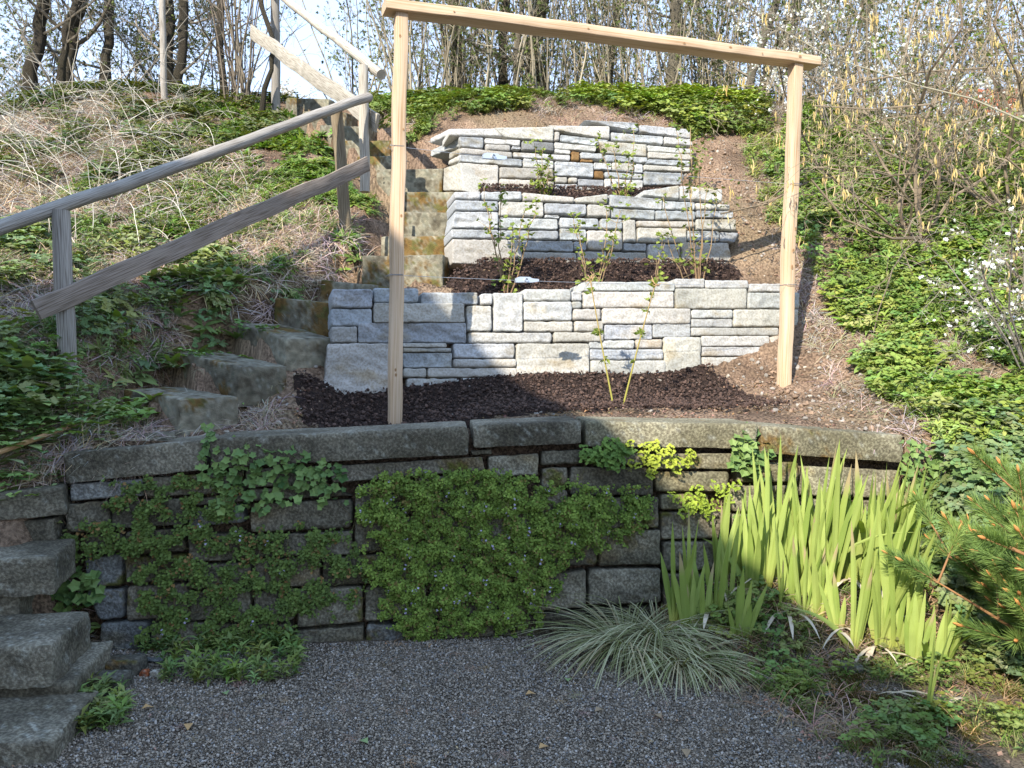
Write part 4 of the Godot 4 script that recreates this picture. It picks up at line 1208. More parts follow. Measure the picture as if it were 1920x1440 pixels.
func build_gravel() -> void:
	var grav := stuff("gravel", "fine grey gravel chips covering the yard", "gravel")
	var xf := [[], [], []]
	var cl := [[], [], []]
	for k in 170000:
		var x := rr(-2.6, 2.9)
		var z := -4.75 + 1.95 * pow(rng.randf(), 0.9)
		var y0 := yard(x, z)
		if z < wall_z(x) + 0.02 or y0 > 0.12 + 0.1 * n3.get_noise_2d(x * 8.0, z * 8.0) or rng.randf() < y0 * 5.0 or x > 1.75 + 0.5 * n3.get_noise_2d(x * 3.0, z * 3.0) - (z + 3.6) * 0.2:
			continue
		var v := rng.randi() % 3
		var s := 0.0045 + 0.011 * pow(rng.randf(), 3.0)
		var bs := Basis(rdir(), rr(0, TAU)).scaled(Vector3.ONE * s)
		xf[v].append(Transform3D(bs, Vector3(x, y0 + s * 0.12 + rr(0, 0.004), z)))
		var q := rng.randf()
		var c := g(rr(0.13, 0.36)) * Color(1.0, 0.84, 0.64)
		if q > 0.93: c = Color(0.46, 0.41, 0.35)
		elif q > 0.83: c = Color(0.30, 0.235, 0.17)
		elif q > 0.7: c = Color(0.2, 0.195, 0.185)
		cl[v].append(c)
	for v in 3:
		multi("chips", leafm["pebble%d" % v], xf[v], cl[v], grav)
	var crumbs := stuff("compost_crumbs", "dark crumbs of compost on the planting beds", "compost")
	xf = [[], [], []]
	cl = [[], [], []]
	for a in [[0.25, 3.6, 4.75, T1, 9000], [1.45, 4.25, T1 + 0.3, T2, 5000], [2.0, 4.1, T2 + 0.3, T3, 2500]]:
		for k in a[4]:
			var s := rr(a[0], a[1])
			var t := rr(a[2], a[3])
			var p := E * s - N * t
			p.y = ground(p.x, p.z) + rr(0.035, 0.06)
			if p.z > wall_z(p.x) - 0.3: continue
			var v := rng.randi() % 3
			var sz := 0.008 + 0.03 * pow(rng.randf(), 3.0)
			xf[v].append(Transform3D(Basis(rdir(), rr(0, TAU)).scaled(Vector3.ONE * sz), p))
			cl[v].append(Color(0.04, 0.026, 0.021).lerp(Color(0.12, 0.075, 0.056), pow(rng.randf(), 1.6)))
	for v in 3:
		multi("crumbs", leafm["pebble%d" % v], xf[v], cl[v], crumbs)
	var clods := stuff("pebbles", "pale pebbles and earth clods scattered on the bare slope and along the wall feet", "pebbles")
	xf = [[], [], []]
	cl = [[], [], []]
	for k in 26000:
		var x := rr(-4.2, 4.5)
		var z := rr(-9.5, -4.6)
		var s := 0.954 * x - 0.301 * z
		var t := -0.301 * x - 0.954 * z
		var foot := maxf(1.0 - absf(t - T1 + 0.06) * 9.0, 1.0 - absf(t - T2 + 0.06) * 9.0)
		if s < 0.3 or s > 4.4: foot = 0.0
		var bare := (ss(4.3, 4.5, s) * (1.0 - ss(5.0, 5.6, s))) if t > 4.8 else 0.0
		if s < 0.5 and s > -1.6 and t < 6.0: bare = maxf(bare, 0.9)
		if x < -2.0 and z > -5.0: bare = 0.9
		if s > 3.0 and t < T1 - 0.1 and s < 4.9: bare = maxf(bare, ss(3.3, 3.7, s))
		if rng.randf() > maxf(maxf(foot, bare), 0.04): continue
		if s > 0.5 and s < 4.3 and t > T1 - 0.02 and (t < T1 + 0.25 or absf(t - T2 - 0.12) < 0.14): continue
		var v := rng.randi() % 3
		var sz := 0.009 + 0.045 * pow(rng.randf(), 3.5)
		var p := on(x, z)
		p.y += sz * 0.15
		xf[v].append(Transform3D(Basis(rdir(), rr(0, TAU)).scaled(Vector3.ONE * sz), p))
		var q := rng.randf()
		cl[v].append(Color(0.40, 0.35, 0.28) if q > 0.93 else Color(0.30, 0.27, 0.23) * rr(0.7, 1.2) if q > 0.6 else Color(0.22, 0.15, 0.10) * rr(0.7, 1.4))
	for v in 3:
		multi("stones", leafm["pebble%d" % v], xf[v], cl[v], clods)
	print("gravel ", Time.get_ticks_msec())

# ---------------------------------------------------------------- wall plants
func wall_plant(called: String, label: String, category: String, group: String, poly: Array, count: int, kind: String, smin: float, smax: float, ca: Color, cbb: Color, proud: float, nz_t: float, extra := []) -> void:
	var pg := PackedVector2Array()
	var lo := Vector2(9999, 9999)
	var hi := -lo
	for k in range(0, poly.size(), 2):
		var v := Vector2(poly[k], poly[k + 1])
		pg.append(v)
		lo = lo.min(v)
		hi = hi.max(v)
	var nf := (Vector3(0.0995, 0, 0.995) + Vector3.UP * 0.1).normalized()
	var pl := Vector3(0, 0, wall_z(0))
	var base := hit((lo.x + hi.x) * 0.5, lo.y + 10.0, pl + nf * 0.05, nf)
	var t := thing(called, label, category, base, group)
	var xf := []
	var cl := []
	var stems := MB.new()
	var fl := []
	var flc := []
	for k in count:
		var p := Vector2(rr(lo.x, hi.x), rr(lo.y, hi.y))
		var e := n3.get_noise_2d(p.x * 0.035, p.y * 0.05) + 0.5 * n1.get_noise_2d(p.x * 0.06, p.y * 0.06)
		if e < nz_t + rr(-0.15, 0.15) or not Geometry2D.is_point_in_polygon(p + Vector2(e, n1.get_noise_2d(p.y * 0.05, p.x * 0.05)) * 42.0, pg):
			continue
		var off := rr(0.01, 0.035) + proud * maxf(0.0, 0.35 + e) * rng.randf()
		var w := hit(p.x, p.y, pl + nf * off, nf)
		var nn := (nf + Vector3.UP * rr(0.1, 1.3) + Vector3(rng.randfn(), rng.randfn() * 0.5, rng.randfn()) * 0.35).normalized()
		var s := side_of(nn)
		var bs := Basis(s, nn, s.cross(nn)).rotated(nn, rr(0, TAU)).scaled(Vector3.ONE * rr(smin, smax))
		xf.append(Transform3D(bs, w - base))
		var q := clampf(rng.randf() * 0.6 + 0.5 * (e + 0.4), 0, 1)
		var c := ca.lerp(cbb, q)
		if extra and rng.randf() < extra[0]: c = extra[1]
		cl.append(c)
		if rng.randf() < 0.1:
			var a := w - base - nf * 0.01
			var pts := PackedVector3Array([a])
			var rad := PackedFloat32Array([0.0014])
			for j in 4:
				a += Vector3(rng.randfn() * 0.02, rr(-0.05, 0.02), 0.012 * rng.randfn())
				pts.append(a)
				rad.append(0.001)
			tube(stems, pts, rad, 3, Color(0.16, 0.10, 0.05).lerp(Color(0.12, 0.14, 0.05), rng.randf()))
		if extra.size() > 2 and rng.randf() < extra[2]:
			fl.append(Transform3D(Basis(rdir(), rr(0, TAU)).scaled(Vector3.ONE * 0.62), w - base + nf * 0.02))
			flc.append(Color(0.52, 0.47, 0.62))
	multi("foliage", leafm[kind], xf, cl, t)
	if stems.v.size():
		part("stems", stems.mesh(M.twig, false), t).set_meta("kind", "stuff")
	if fl.size():
		multi("flowers", leafm["blossom0"], fl, flc, t)

func build_wall_plants() -> void:
	wall_plant("trailing_plant", "thick green mat of tiny round leaves with lilac flowers hanging over the wall's middle", "trailing plant", "plants growing on the old wall",
		[690, 915, 760, 890, 840, 882, 930, 888, 1000, 905, 1060, 920, 1130, 925, 1215, 920, 1225, 960, 1190, 1000, 1110, 1030, 1050, 1060, 1040, 1120, 1000, 1165, 930, 1195, 850, 1180, 790, 1200, 740, 1170, 720, 1110, 690, 1060, 715, 1000, 670, 950], 30000, "tiny", 0.010, 0.021, Color(0.085, 0.15, 0.022), Color(0.28, 0.38, 0.065), 0.06, -0.28, [0.05, Color(0.238, 0.187, 0.051), 0.006])
	wall_plant("trailing_plant", "thin brownish green mat of small leaves over the wall's left half", "trailing plant", "plants growing on the old wall",
		[210, 905, 330, 890, 420, 905, 470, 925, 460, 1000, 660, 1000, 690, 1060, 690, 1130, 560, 1160, 560, 1200, 400, 1225, 280, 1225, 280, 1120, 240, 1040, 120, 1040, 110, 1005, 200, 985], 15000, "tiny", 0.014, 0.026, Color(0.075, 0.12, 0.03), Color(0.17, 0.24, 0.05), 0.02, 0.03, [0.05, Color(0.289, 0.170, 0.060), 0.004])
	for a in [["ivy hanging below the cap joint at the wall's left third", [360, 850, 400, 830, 560, 838, 640, 880, 645, 935, 560, 945, 480, 960, 400, 930, 370, 900], 420, 0.035, 0.065], ["dark ivy in the corner beside the lower steps", [60, 1075, 130, 1060, 190, 1080, 180, 1130, 120, 1145, 50, 1120], 170, 0.04, 0.075],
			["glossy ivy spilling over the joint of the right capping slabs", [1362, 800, 1400, 800, 1445, 840, 1430, 890, 1385, 905, 1370, 850], 200, 0.04, 0.07], ["ivy tuft on top of the gap between the first two capping slabs", [362, 800, 400, 795, 405, 830, 372, 850], 80, 0.03, 0.05],
			["ivy behind the irises at the wall's right end", [1380, 960, 1440, 940, 1640, 960, 1660, 1060, 1500, 1080, 1390, 1060], 320, 0.035, 0.06], ["ivy climbing past the right end of the capping", [1690, 830, 1760, 840, 1780, 960, 1700, 980], 240, 0.035, 0.06]]:
		wall_plant("ivy", a[0], "ivy", "plants growing on the old wall", a[1], a[2], "ivy", a[3] * 0.85, a[4] * 0.9, Color(0.05, 0.115, 0.03), Color(0.19, 0.27, 0.07), 0.06, -0.5)
	wall_plant("leafy_plant", "fresh green leafy plant rooted under the middle capping slab", "plant", "plants growing on the old wall", [1095, 845, 1130, 825, 1170, 840, 1180, 880, 1130, 890, 1100, 870], 70, "trefoil1", 0.3, 0.45, Color(0.102, 0.187, 0.034), Color(0.221, 0.340, 0.068), 0.05, -0.9)
	wall_plant("leafy_plant", "yellow green leafy plant in the sun on the wall face", "plant", "plants growing on the old wall", [1180, 855, 1240, 835, 1300, 850, 1290, 870, 1240, 880, 1190, 895], 60, "trefoil1", 0.2, 0.34, Color(0.272, 0.340, 0.034), Color(0.510, 0.561, 0.068), 0.04, -0.9)
	wall_plant("leafy_plant", "yellow green seedlings low on the wall behind the sword leaves", "plant", "plants growing on the old wall", [1255, 925, 1350, 915, 1400, 945, 1350, 970, 1270, 965], 45, "trefoil1", 0.2, 0.34, Color(0.238, 0.323, 0.034), Color(0.442, 0.544, 0.068), 0.04, -0.9)
	# tufts at the wall foot on the gravel
	for a in [["leafy weeds at the wall foot beside the gravel", 300, 560, 1195, 1285, 120, "herb"], ["weeds growing beside the lower steps at the gravel's left edge", 150, 240, 1290, 1380, 55, "herb"], ["pale weeds in the corner under the stair blocks", 165, 205, 1170, 1300, 40, "round"]]:
		var c := pt((a[1] + a[2]) * 0.5, a[4], 4.2)
		c = EYE + (c - EYE) * (1.6 / (1.6 - c.y))
		var t := thing("weed_clump", a[0], "weeds", c, "weeds along the yard edge")
		var list := []
		for k in a[5]:
			var px := pt(rr(a[1], a[2]), rr(a[3], a[4]), 4.0)
			px = EYE + (px - EYE) * (1.6 / (1.6 - px.y))
			if px.z < wall_z(px.x) + 0.04: px.z = wall_z(px.x) + rr(0.04, 0.1)
			list.append(px - c)
		strew("leaves", list, [a[6] + "0", a[6] + "1", a[6] + "2"], 0.55, 1.0, Color(0.11, 0.17, 0.04), Color(0.24, 0.32, 0.08), t, 0.0)
	print("wall plants ", Time.get_ticks_msec())

# ---------------------------------------------------------------- bushes and trees
func grow(b: MB, p: Vector3, d: Vector3, length: float, r: float, level: int, kids: Array, wob: float, ca: Color, cbb: Color, lift: float, tips: Array, spread := 0.8, from := 0.25) -> void:
	var segs := 6 if level == 0 else 5 if level == 1 else 4
	var pts := PackedVector3Array([p])
	var rad := PackedFloat32Array([r])
	var dir := d
	var at := p
	for k in segs:
		dir = (dir + Vector3(rng.randfn(), rng.randfn(), rng.randfn()) * wob + Vector3.UP * lift).normalized()
		at += dir * length / segs
		pts.append(at)
		rad.append(r * lerpf(1.0, 0.4 if kids.size() else 0.3, float(k + 1) / segs))
	tube(b, pts, rad, 7 if r > 0.03 else 5 if r > 0.012 else 3, ca.lerp(cbb, rng.randf() * 0.5 + 0.15 * level))
	tips.append(at)
	if kids.is_empty():
		tips.append(pts[segs - 2])
		return
	var rest := kids.slice(1)
	for k in kids[0]:
		var f := lerpf(from, 1.0, (k + rng.randf()) / kids[0])
		var i := clampi(int(f * segs), 0, segs - 1)
		var q := pts[i].lerp(pts[i + 1], clampf(f * segs - i, 0, 1))
		var dd := (pts[i + 1] - pts[i]).normalized()
		var sd := dd.cross(rdir()).normalized()
		grow(b, q, (dd * rr(0.35, 0.9) + sd * spread).normalized(), length * rr(0.35, 0.62) * (1.15 - 0.5 * f), maxf(rad[i] * rr(0.35, 0.55), 0.0022), level + 1, rest, wob * 1.1, ca, cbb, lift, tips, spread, 0.15)

func buds(parent: Node, tips: Array, share: float, kinds: String, smin: float, smax: float, ca: Color, cbb: Color, called := "leaves") -> void:
	var xf := []
	var cl := []
	for p in tips:
		if rng.randf() < share:
			xf.append(Transform3D(Basis(rdir(), rr(0, TAU)).scaled(Vector3.ONE * rr(smin, smax)), p))
			cl.append(ca.lerp(cbb, rng.randf()))
	if xf.size():
		multi(called, leafm[kinds], xf, cl, parent)

func tree(label: String, path: Array, depth: float, r: float, ca: Color, cbb: Color, kids: Array, leafy: float, group: String) -> void:
	var base := pt(path[0][0], path[0][1], depth)
	base.y = minf(base.y, ground(base.x, base.z))
	var t := thing("tree", label, "tree", base, group)
	var pts := PackedVector3Array([Vector3(0, -0.1, 0)])
	var rad := PackedFloat32Array([r * 1.35])
	for k in range(1, path.size()):
		var a := pt(path[k - 1][0], path[k - 1][1], depth) - base
		var e := pt(path[k][0], path[k][1], depth) - base
		for j in 3:
			var f := (j + 1) / 3.0
			pts.append(a.lerp(e, f) + Vector3(rng.randfn(), 0, rng.randfn()) * r * 0.25)
			rad.append(r * lerpf(1.05, 0.92, f) * rr(0.93, 1.07))
	var d := (pts[-1] - pts[-3]).normalized()
	for k in 5:
		d = (d + Vector3(rng.randfn() * 0.1, 0.12, rng.randfn() * 0.1)).normalized()
		pts.append(pts[-1] + d * 0.75)
		rad.append(r * (0.82 - 0.14 * k))
	var b := MB.new()
	tube(b, pts, rad, 9, ca, cbb)
	part("trunk", b.mesh(M.bark), t)
	var c := MB.new()
	var tips := []
	var nb: int = kids[0]
	for k in nb:
		var i := rng.randi_range(1, pts.size() - 2)
		var q := pts[i].lerp(pts[i + 1], rng.randf())
		var an := rr(0, TAU)
		grow(c, q, Vector3(cos(an), rr(0.2, 1.0), sin(an)).normalized(), rr(0.7, 1.5), rad[i] * rr(0.18, 0.4), 1, kids.slice(1), 0.2, cbb, cbb * 1.5, 0.04, tips)
	part("branches", c.mesh(M.twig, false), t).set_meta("kind", "stuff")
	if leafy > 0:
		buds(t, tips, leafy, "bud0", 0.6, 1.3, Color(0.06, 0.09, 0.025), Color(0.15, 0.18, 0.05))

func thicket(label: String, px: float, py: float, depth: float, stems: int, spread: float, high: float, ca: Color, cbb: Color, leafy: float, kids: Array, lean := 0.12, kind := "bud1") -> void:
	var base := pt(px, py, depth)
	base.y = ground(base.x, base.z)
	var t := thing("thicket_shrub", label, "shrub", base, "leafless shrubs along the crest")
	var tw := MB.new()
	var tips := []
	for k in stems:
		var o := Vector3(rr(-spread, spread), 0, rr(-spread, spread) * 0.7)
		var p := on(base.x + o.x, base.z + o.z) - base - Vector3(0, 0.05, 0)
		var b := MB.new()
		var pts := PackedVector3Array([p])
		var r := rr(0.007, 0.02)
		var rad := PackedFloat32Array([r])
		var d := Vector3(rng.randfn() * lean + o.x * 0.25, 1, rng.randfn() * lean).normalized()
		var L := high * rr(0.7, 1.15)
		for j in 8:
			d = (d + Vector3(rng.randfn(), 0.1, rng.randfn()) * 0.07).normalized()
			pts.append(pts[-1] + d * L / 8.0)
			rad.append(r * (1.0 - 0.09 * (j + 1)))
		var c := ca.lerp(cbb, rng.randf())
		tube(b, pts, rad, 5, c)
		part("stem", b.mesh(M.twig), t)
		for j in kids[0]:
			var i := rng.randi_range(0, 6)
			var q := pts[i].lerp(pts[i + 1], rng.randf())
			var an := rr(0, TAU)
			grow(tw, q, Vector3(cos(an), rr(0.5, 1.8), sin(an)).normalized(), rr(0.3, 0.75), rad[i] * rr(0.25, 0.45), 1, kids.slice(1), 0.16, ca, cbb, 0.05, tips, 0.8)
	part("twigs", tw.mesh(M.twig, false), t).set_meta("kind", "stuff")
	if leafy > 0.0:
		buds(t, tips, leafy, kind, 0.5, 1.1, Color(0.08, 0.11, 0.03), Color(0.2, 0.24, 0.07))

func build_trees() -> void:
	var dk := Color(0.10, 0.085, 0.062)
	var md := Color(0.17, 0.145, 0.11)
	var pal := Color(0.33, 0.29, 0.225)
	var k := [9, 5, 4]
	var left := "trees on the left crest"
	tree("crooked trunk nearest the left edge of the crest", [[58, 160], [68, 70], [80, -10]], 11.0, 0.085, dk, md, k, 0.15, left)
	tree("thick mossy trunk leaning right, second from the left on the crest", [[120, 160], [134, 80], [152, -10]], 11.2, 0.1, md, dk, k, 0.2, left)
	tree("forked slim trunk crossing in front of the second crest tree", [[112, 150], [122, 60], [145, 0]], 10.9, 0.05, dk, md, k, 0.1, left)
	tree("straight dark trunk standing alone left of the grey stake", [[195, 162], [200, 80], [206, -10]], 11.3, 0.07, md, dk, k, 0.25, left)
	tree("straight trunk directly behind the grey stake", [[318, 172], [320, 80], [318, -10]], 11.6, 0.075, dk, md, k, 0.1, left)
	tree("slightly curved trunk just right of the grey stake", [[332, 176], [338, 90], [347, -10]], 11.3, 0.07, dk, md, k, 0.15, left)
	tree("slender trunk left of the many-stemmed bush", [[422, 178], [412, 90], [414, -10]], 11.4, 0.055, dk, md, k, 0.2, left)
	tree("bent sapling curving across the upper handrail post", [[488, 185], [510, 130], [512, 70], [492, 20], [486, -20]], 10.2, 0.032, dk, md, [5, 4, 3], 0.1, left)
	thicket("many-stemmed bush with upright rods left of the upper handrail", 455, 180, 10.9, 22, 0.24, 3.4, Color(0.12, 0.095, 0.07), Color(0.24, 0.2, 0.15), 0.0, [4, 3], 0.13)
	for a in [["tangled leafless bush at the far left of the crest", 20, 155, 11.4, 12, 0.9], ["tangled bush between the left crest trunks", 165, 160, 11.7, 12, 0.8], ["tangled bush with opening leaves behind the grey stake", 270, 165, 12.0, 12, 0.8], ["tangled bush right of the grey stake", 375, 170, 12.2, 10, 0.6]]:
		thicket(a[0], a[1], a[2], a[3], a[4], a[5], 2.4, Color(0.16, 0.14, 0.11), Color(0.36, 0.32, 0.26), 0.35, [9, 5, 3], 0.45)
	var mid := "trees on the middle crest"
	tree("mossy trunk first to the right of the left trellis post", [[862, 165], [856, 80], [850, -10]], 11.6, 0.09, Color(0.12, 0.105, 0.06), md, k, 0.4, mid)
	tree("dark straight trunk left of the pale slim trunk", [[943, 165], [944, 80], [950, -10]], 11.9, 0.07, dk, md, k, 0.3, mid)
	tree("pale slim trunk in front of the mossy trunks", [[967, 165], [972, 80], [978, -10]], 11.2, 0.04, pal, pal, [5, 4, 3], 0.3, mid)
	tree("thick ivy-brown trunk right of the pale slim trunk", [[1012, 172], [1004, 90], [1020, -10]], 11.7, 0.12, Color(0.13, 0.11, 0.06), md, k, 0.6, mid)
	tree("pale birch trunk under the middle of the beam", [[1262, 175], [1264, 80], [1268, -10]], 11.4, 0.09, pal, md, k, 0.2, mid)
	tree("leaning pale trunk behind the beam's right half", [[1392, 190], [1425, 90], [1462, -10]], 10.9, 0.06, pal, md, k, 0.25, mid)
	tree("second leaning pale trunk right beside the first", [[1418, 190], [1458, 90], [1492, -10]], 11.1, 0.055, pal, md, k, 0.25, mid)
	tree("thin leaning trunk rising behind the beam's centre", [[1140, 170], [1150, 80], [1165, -10]], 11.8, 0.05, md, pal, k, 0.3, mid)
	var names := ["just left of the left trellis post", "just right of the left trellis post", "below the beam's left quarter", "left of the dark straight trunk", "behind the pale slim trunk", "right of the thick brown trunk", "below the beam's middle", "left of the birch trunk", "right of the birch trunk", "beside the leaning pale trunks", "behind the beam's right end", "right of the right trellis post top"]
	for i in 12:
		var x: float = [690, 790, 830, 905, 985, 1060, 1120, 1200, 1310, 1370, 1470, 1540][i]
		thicket("dense leafless rods " + names[i], x, 172, [12.2, 11.2, 11.9, 11.3, 12.3, 11.4, 12.0, 11.3, 11.6, 12.1, 11.2, 11.0][i], [7, 17, 19, 20, 19, 22, 22, 22, 22, 20, 20, 16][i], [0.4, 0.5, 0.5, 0.5, 0.5, 0.55, 0.5, 0.55, 0.5, 0.5, 0.5, 0.5][i], 3.0, Color(0.15, 0.125, 0.085), Color(0.38, 0.33, 0.235), 0.3, [7, 4, 2], 0.14)
	for i in 6:
		var x: float = [1590, 1650, 1720, 1790, 1860, 1940][i]
		thicket("tan leafless brush on the right crest " + ["nearest the beam's end", "second from the beam's end", "behind the first hazel", "between the two hazels", "before the orange roof", "at the right edge"][i], x, 215, [10.8, 10.2, 11.2, 10.4, 11.0, 10.4][i], 15, 0.6, 2.9, Color(0.2, 0.165, 0.11), Color(0.42, 0.35, 0.24), 0.35, [8, 5, 2], 0.2)
	for i in 5:
		var x: float = [760, 940, 1090, 1240, 1420][i]
		thicket("distant leafless shrub " + ["far behind the left trellis post", "far behind the mossy trunks", "far behind the brown trunk", "far behind the birch", "far behind the leaning trunks"][i], x, 170, 14.0, 20, 1.1, 3.4, Color(0.2, 0.17, 0.13), Color(0.36, 0.31, 0.24), 0.3, [8, 4, 2], 0.2)
	# a tree in white blossom beyond the crest
	var base := Vector3(-5.2, 4.6, -17.0)
	var t := thing("blossoming_tree", "distant tree in pale blossom seen beyond the upper handrail post", "tree", base)
	var b := MB.new()
	var tips := []
	grow(b, Vector3(0, -0.3, 0), Vector3.UP, 2.6, 0.1, 0, [9, 7, 6], 0.12, md, pal, 0.03, tips, 0.9, 0.1)
	part("trunk", b.mesh(M.twig, false), t)
	buds(t, tips, 0.9, "blossom0", 1.6, 2.6, Color(0.62, 0.58, 0.58), Color(0.75, 0.72, 0.72), "blossoms")
	print("trees ", Time.get_ticks_msec())

func build_brush() -> void:
	# dry bramble canes on the left slope
	var t := stuff("dry_brush", "tangle of pale dry bramble canes on the upper left slope", "dry brush")
	var b := MB.new()
	for k in 620:
		var p := pt(rr(-160, 330), rr(150, 430), 9.0)
		var x := rr(-6.6, -2.3)
		var z := rr(-10.6, -6.2)
		p = on(x, z)
		var q := proj(p)
		if q.x > 380 - maxf(0, q.y - 300) * 0.6 + rr(-60, 30) or q.y > 470: continue
		var d := Vector3(rng.randfn() * 0.9 + 0.2, rr(0.3, 1.3), rng.randfn() * 0.7 + 0.25).normalized()
		var L := rr(0.5, 1.7)
		var pts := PackedVector3Array([p])
		var rad := PackedFloat32Array([0.004])
		var droop := rr(0.05, 0.4)
		for j in 8:
			d = (d + Vector3(rng.randfn() * 0.08, -droop, rng.randfn() * 0.08)).normalized()
			var nx := pts[-1] + d * L / 8.0
			nx.y = maxf(nx.y, ground(nx.x, nx.z) + 0.02)
			pts.append(nx)
			rad.append(0.0042 * (1.0 - 0.08 * j))
		var c := Color(0.40, 0.355, 0.28).lerp(Color(0.58, 0.54, 0.46), rng.randf())
		tube(b, pts, rad, 3, c)
		for j in 3:
			var i := rng.randi_range(2, 7)
			var e := pts[i] + Vector3(rng.randfn(), rr(-0.2, 0.9), rng.randfn()).normalized() * rr(0.1, 0.4)
			rod(b, pts[i], e, 0.0026, 0.0012, 3, c)
	part("canes", b.mesh(M.twig, false), t)

func currant(label: String, base: Vector3, tops: Array, leafy: int, ca: Color, cbb: Color) -> void:
	base.y = ground(base.x, base.z) + 0.02
	var t := thing("currant_bush", label, "bush", base, "young currant bushes in the terrace beds")
	var tips := []
	var dense := []
	for a in tops:
		var e: Vector3 = a - base
		var b := MB.new()
		var pts := PackedVector3Array([Vector3(rr(-0.02, 0.02), -0.05, rr(-0.02, 0.02))])
		var rad := PackedFloat32Array([0.0065])
		var side := side_of(e.normalized()) * rr(-0.05, 0.05)
		for j in 8:
			var f := (j + 1) / 8.0
			pts.append(pts[0].lerp(e, f) + side * sin(PI * f) + Vector3(rng.randfn(), 0, rng.randfn()) * 0.008 + Vector3(e.x, 0, e.z) * 0.35 * (sin(f * PI * 0.5) - f))
			rad.append(0.0065 * (1.0 - 0.085 * j))
		tube(b, pts, rad, 5, Color(0.19, 0.115, 0.07), Color(0.33, 0.24, 0.13))
		for j in 5:
			var i := rng.randi_range(2, 7)
			var q := pts[i] + Vector3(rng.randfn(), rr(0.3, 1.4), rng.randfn()).normalized() * rr(0.04, 0.13)
			rod(b, pts[i], q, 0.003, 0.0018, 3, Color(0.3, 0.22, 0.12))
			tips.append(q)
		part("stem", b.mesh(M.twig), t)
		for j in leafy:
			var i := rng.randi_range(1, 7)
			tips.append(pts[i].lerp(pts[i + 1], rng.randf()) + Vector3(rng.randfn(), rng.randfn(), rng.randfn()) * 0.018)
		for j in 4:
			tips.append(pts[8] + Vector3(rng.randfn(), rng.randfn(), rng.randfn()) * 0.03)
	for j in leafy * 3:
		tips.append(Vector3(rng.randfn() * 0.06, rr(0.02, 0.16), rng.randfn() * 0.06))
	var xf := []
	var cl := []
	for p in tips:
		for j in 2:
			var nn := (Vector3(rng.randfn() * 0.5, 0.8, rng.randfn() * 0.5 + 0.4)).normalized()
			var s := side_of(nn)
			xf.append(Transform3D(Basis(s, nn, s.cross(nn)).rotated(nn, rr(0, TAU)).scaled(Vector3.ONE * rr(0.024, 0.05)), p + Vector3(rng.randfn(), rng.randfn(), rng.randfn()) * 0.014))
			cl.append(ca.lerp(cbb, rng.randf()))
	var m := multi("leaves", leafm["currantleaf"], xf, cl, t)

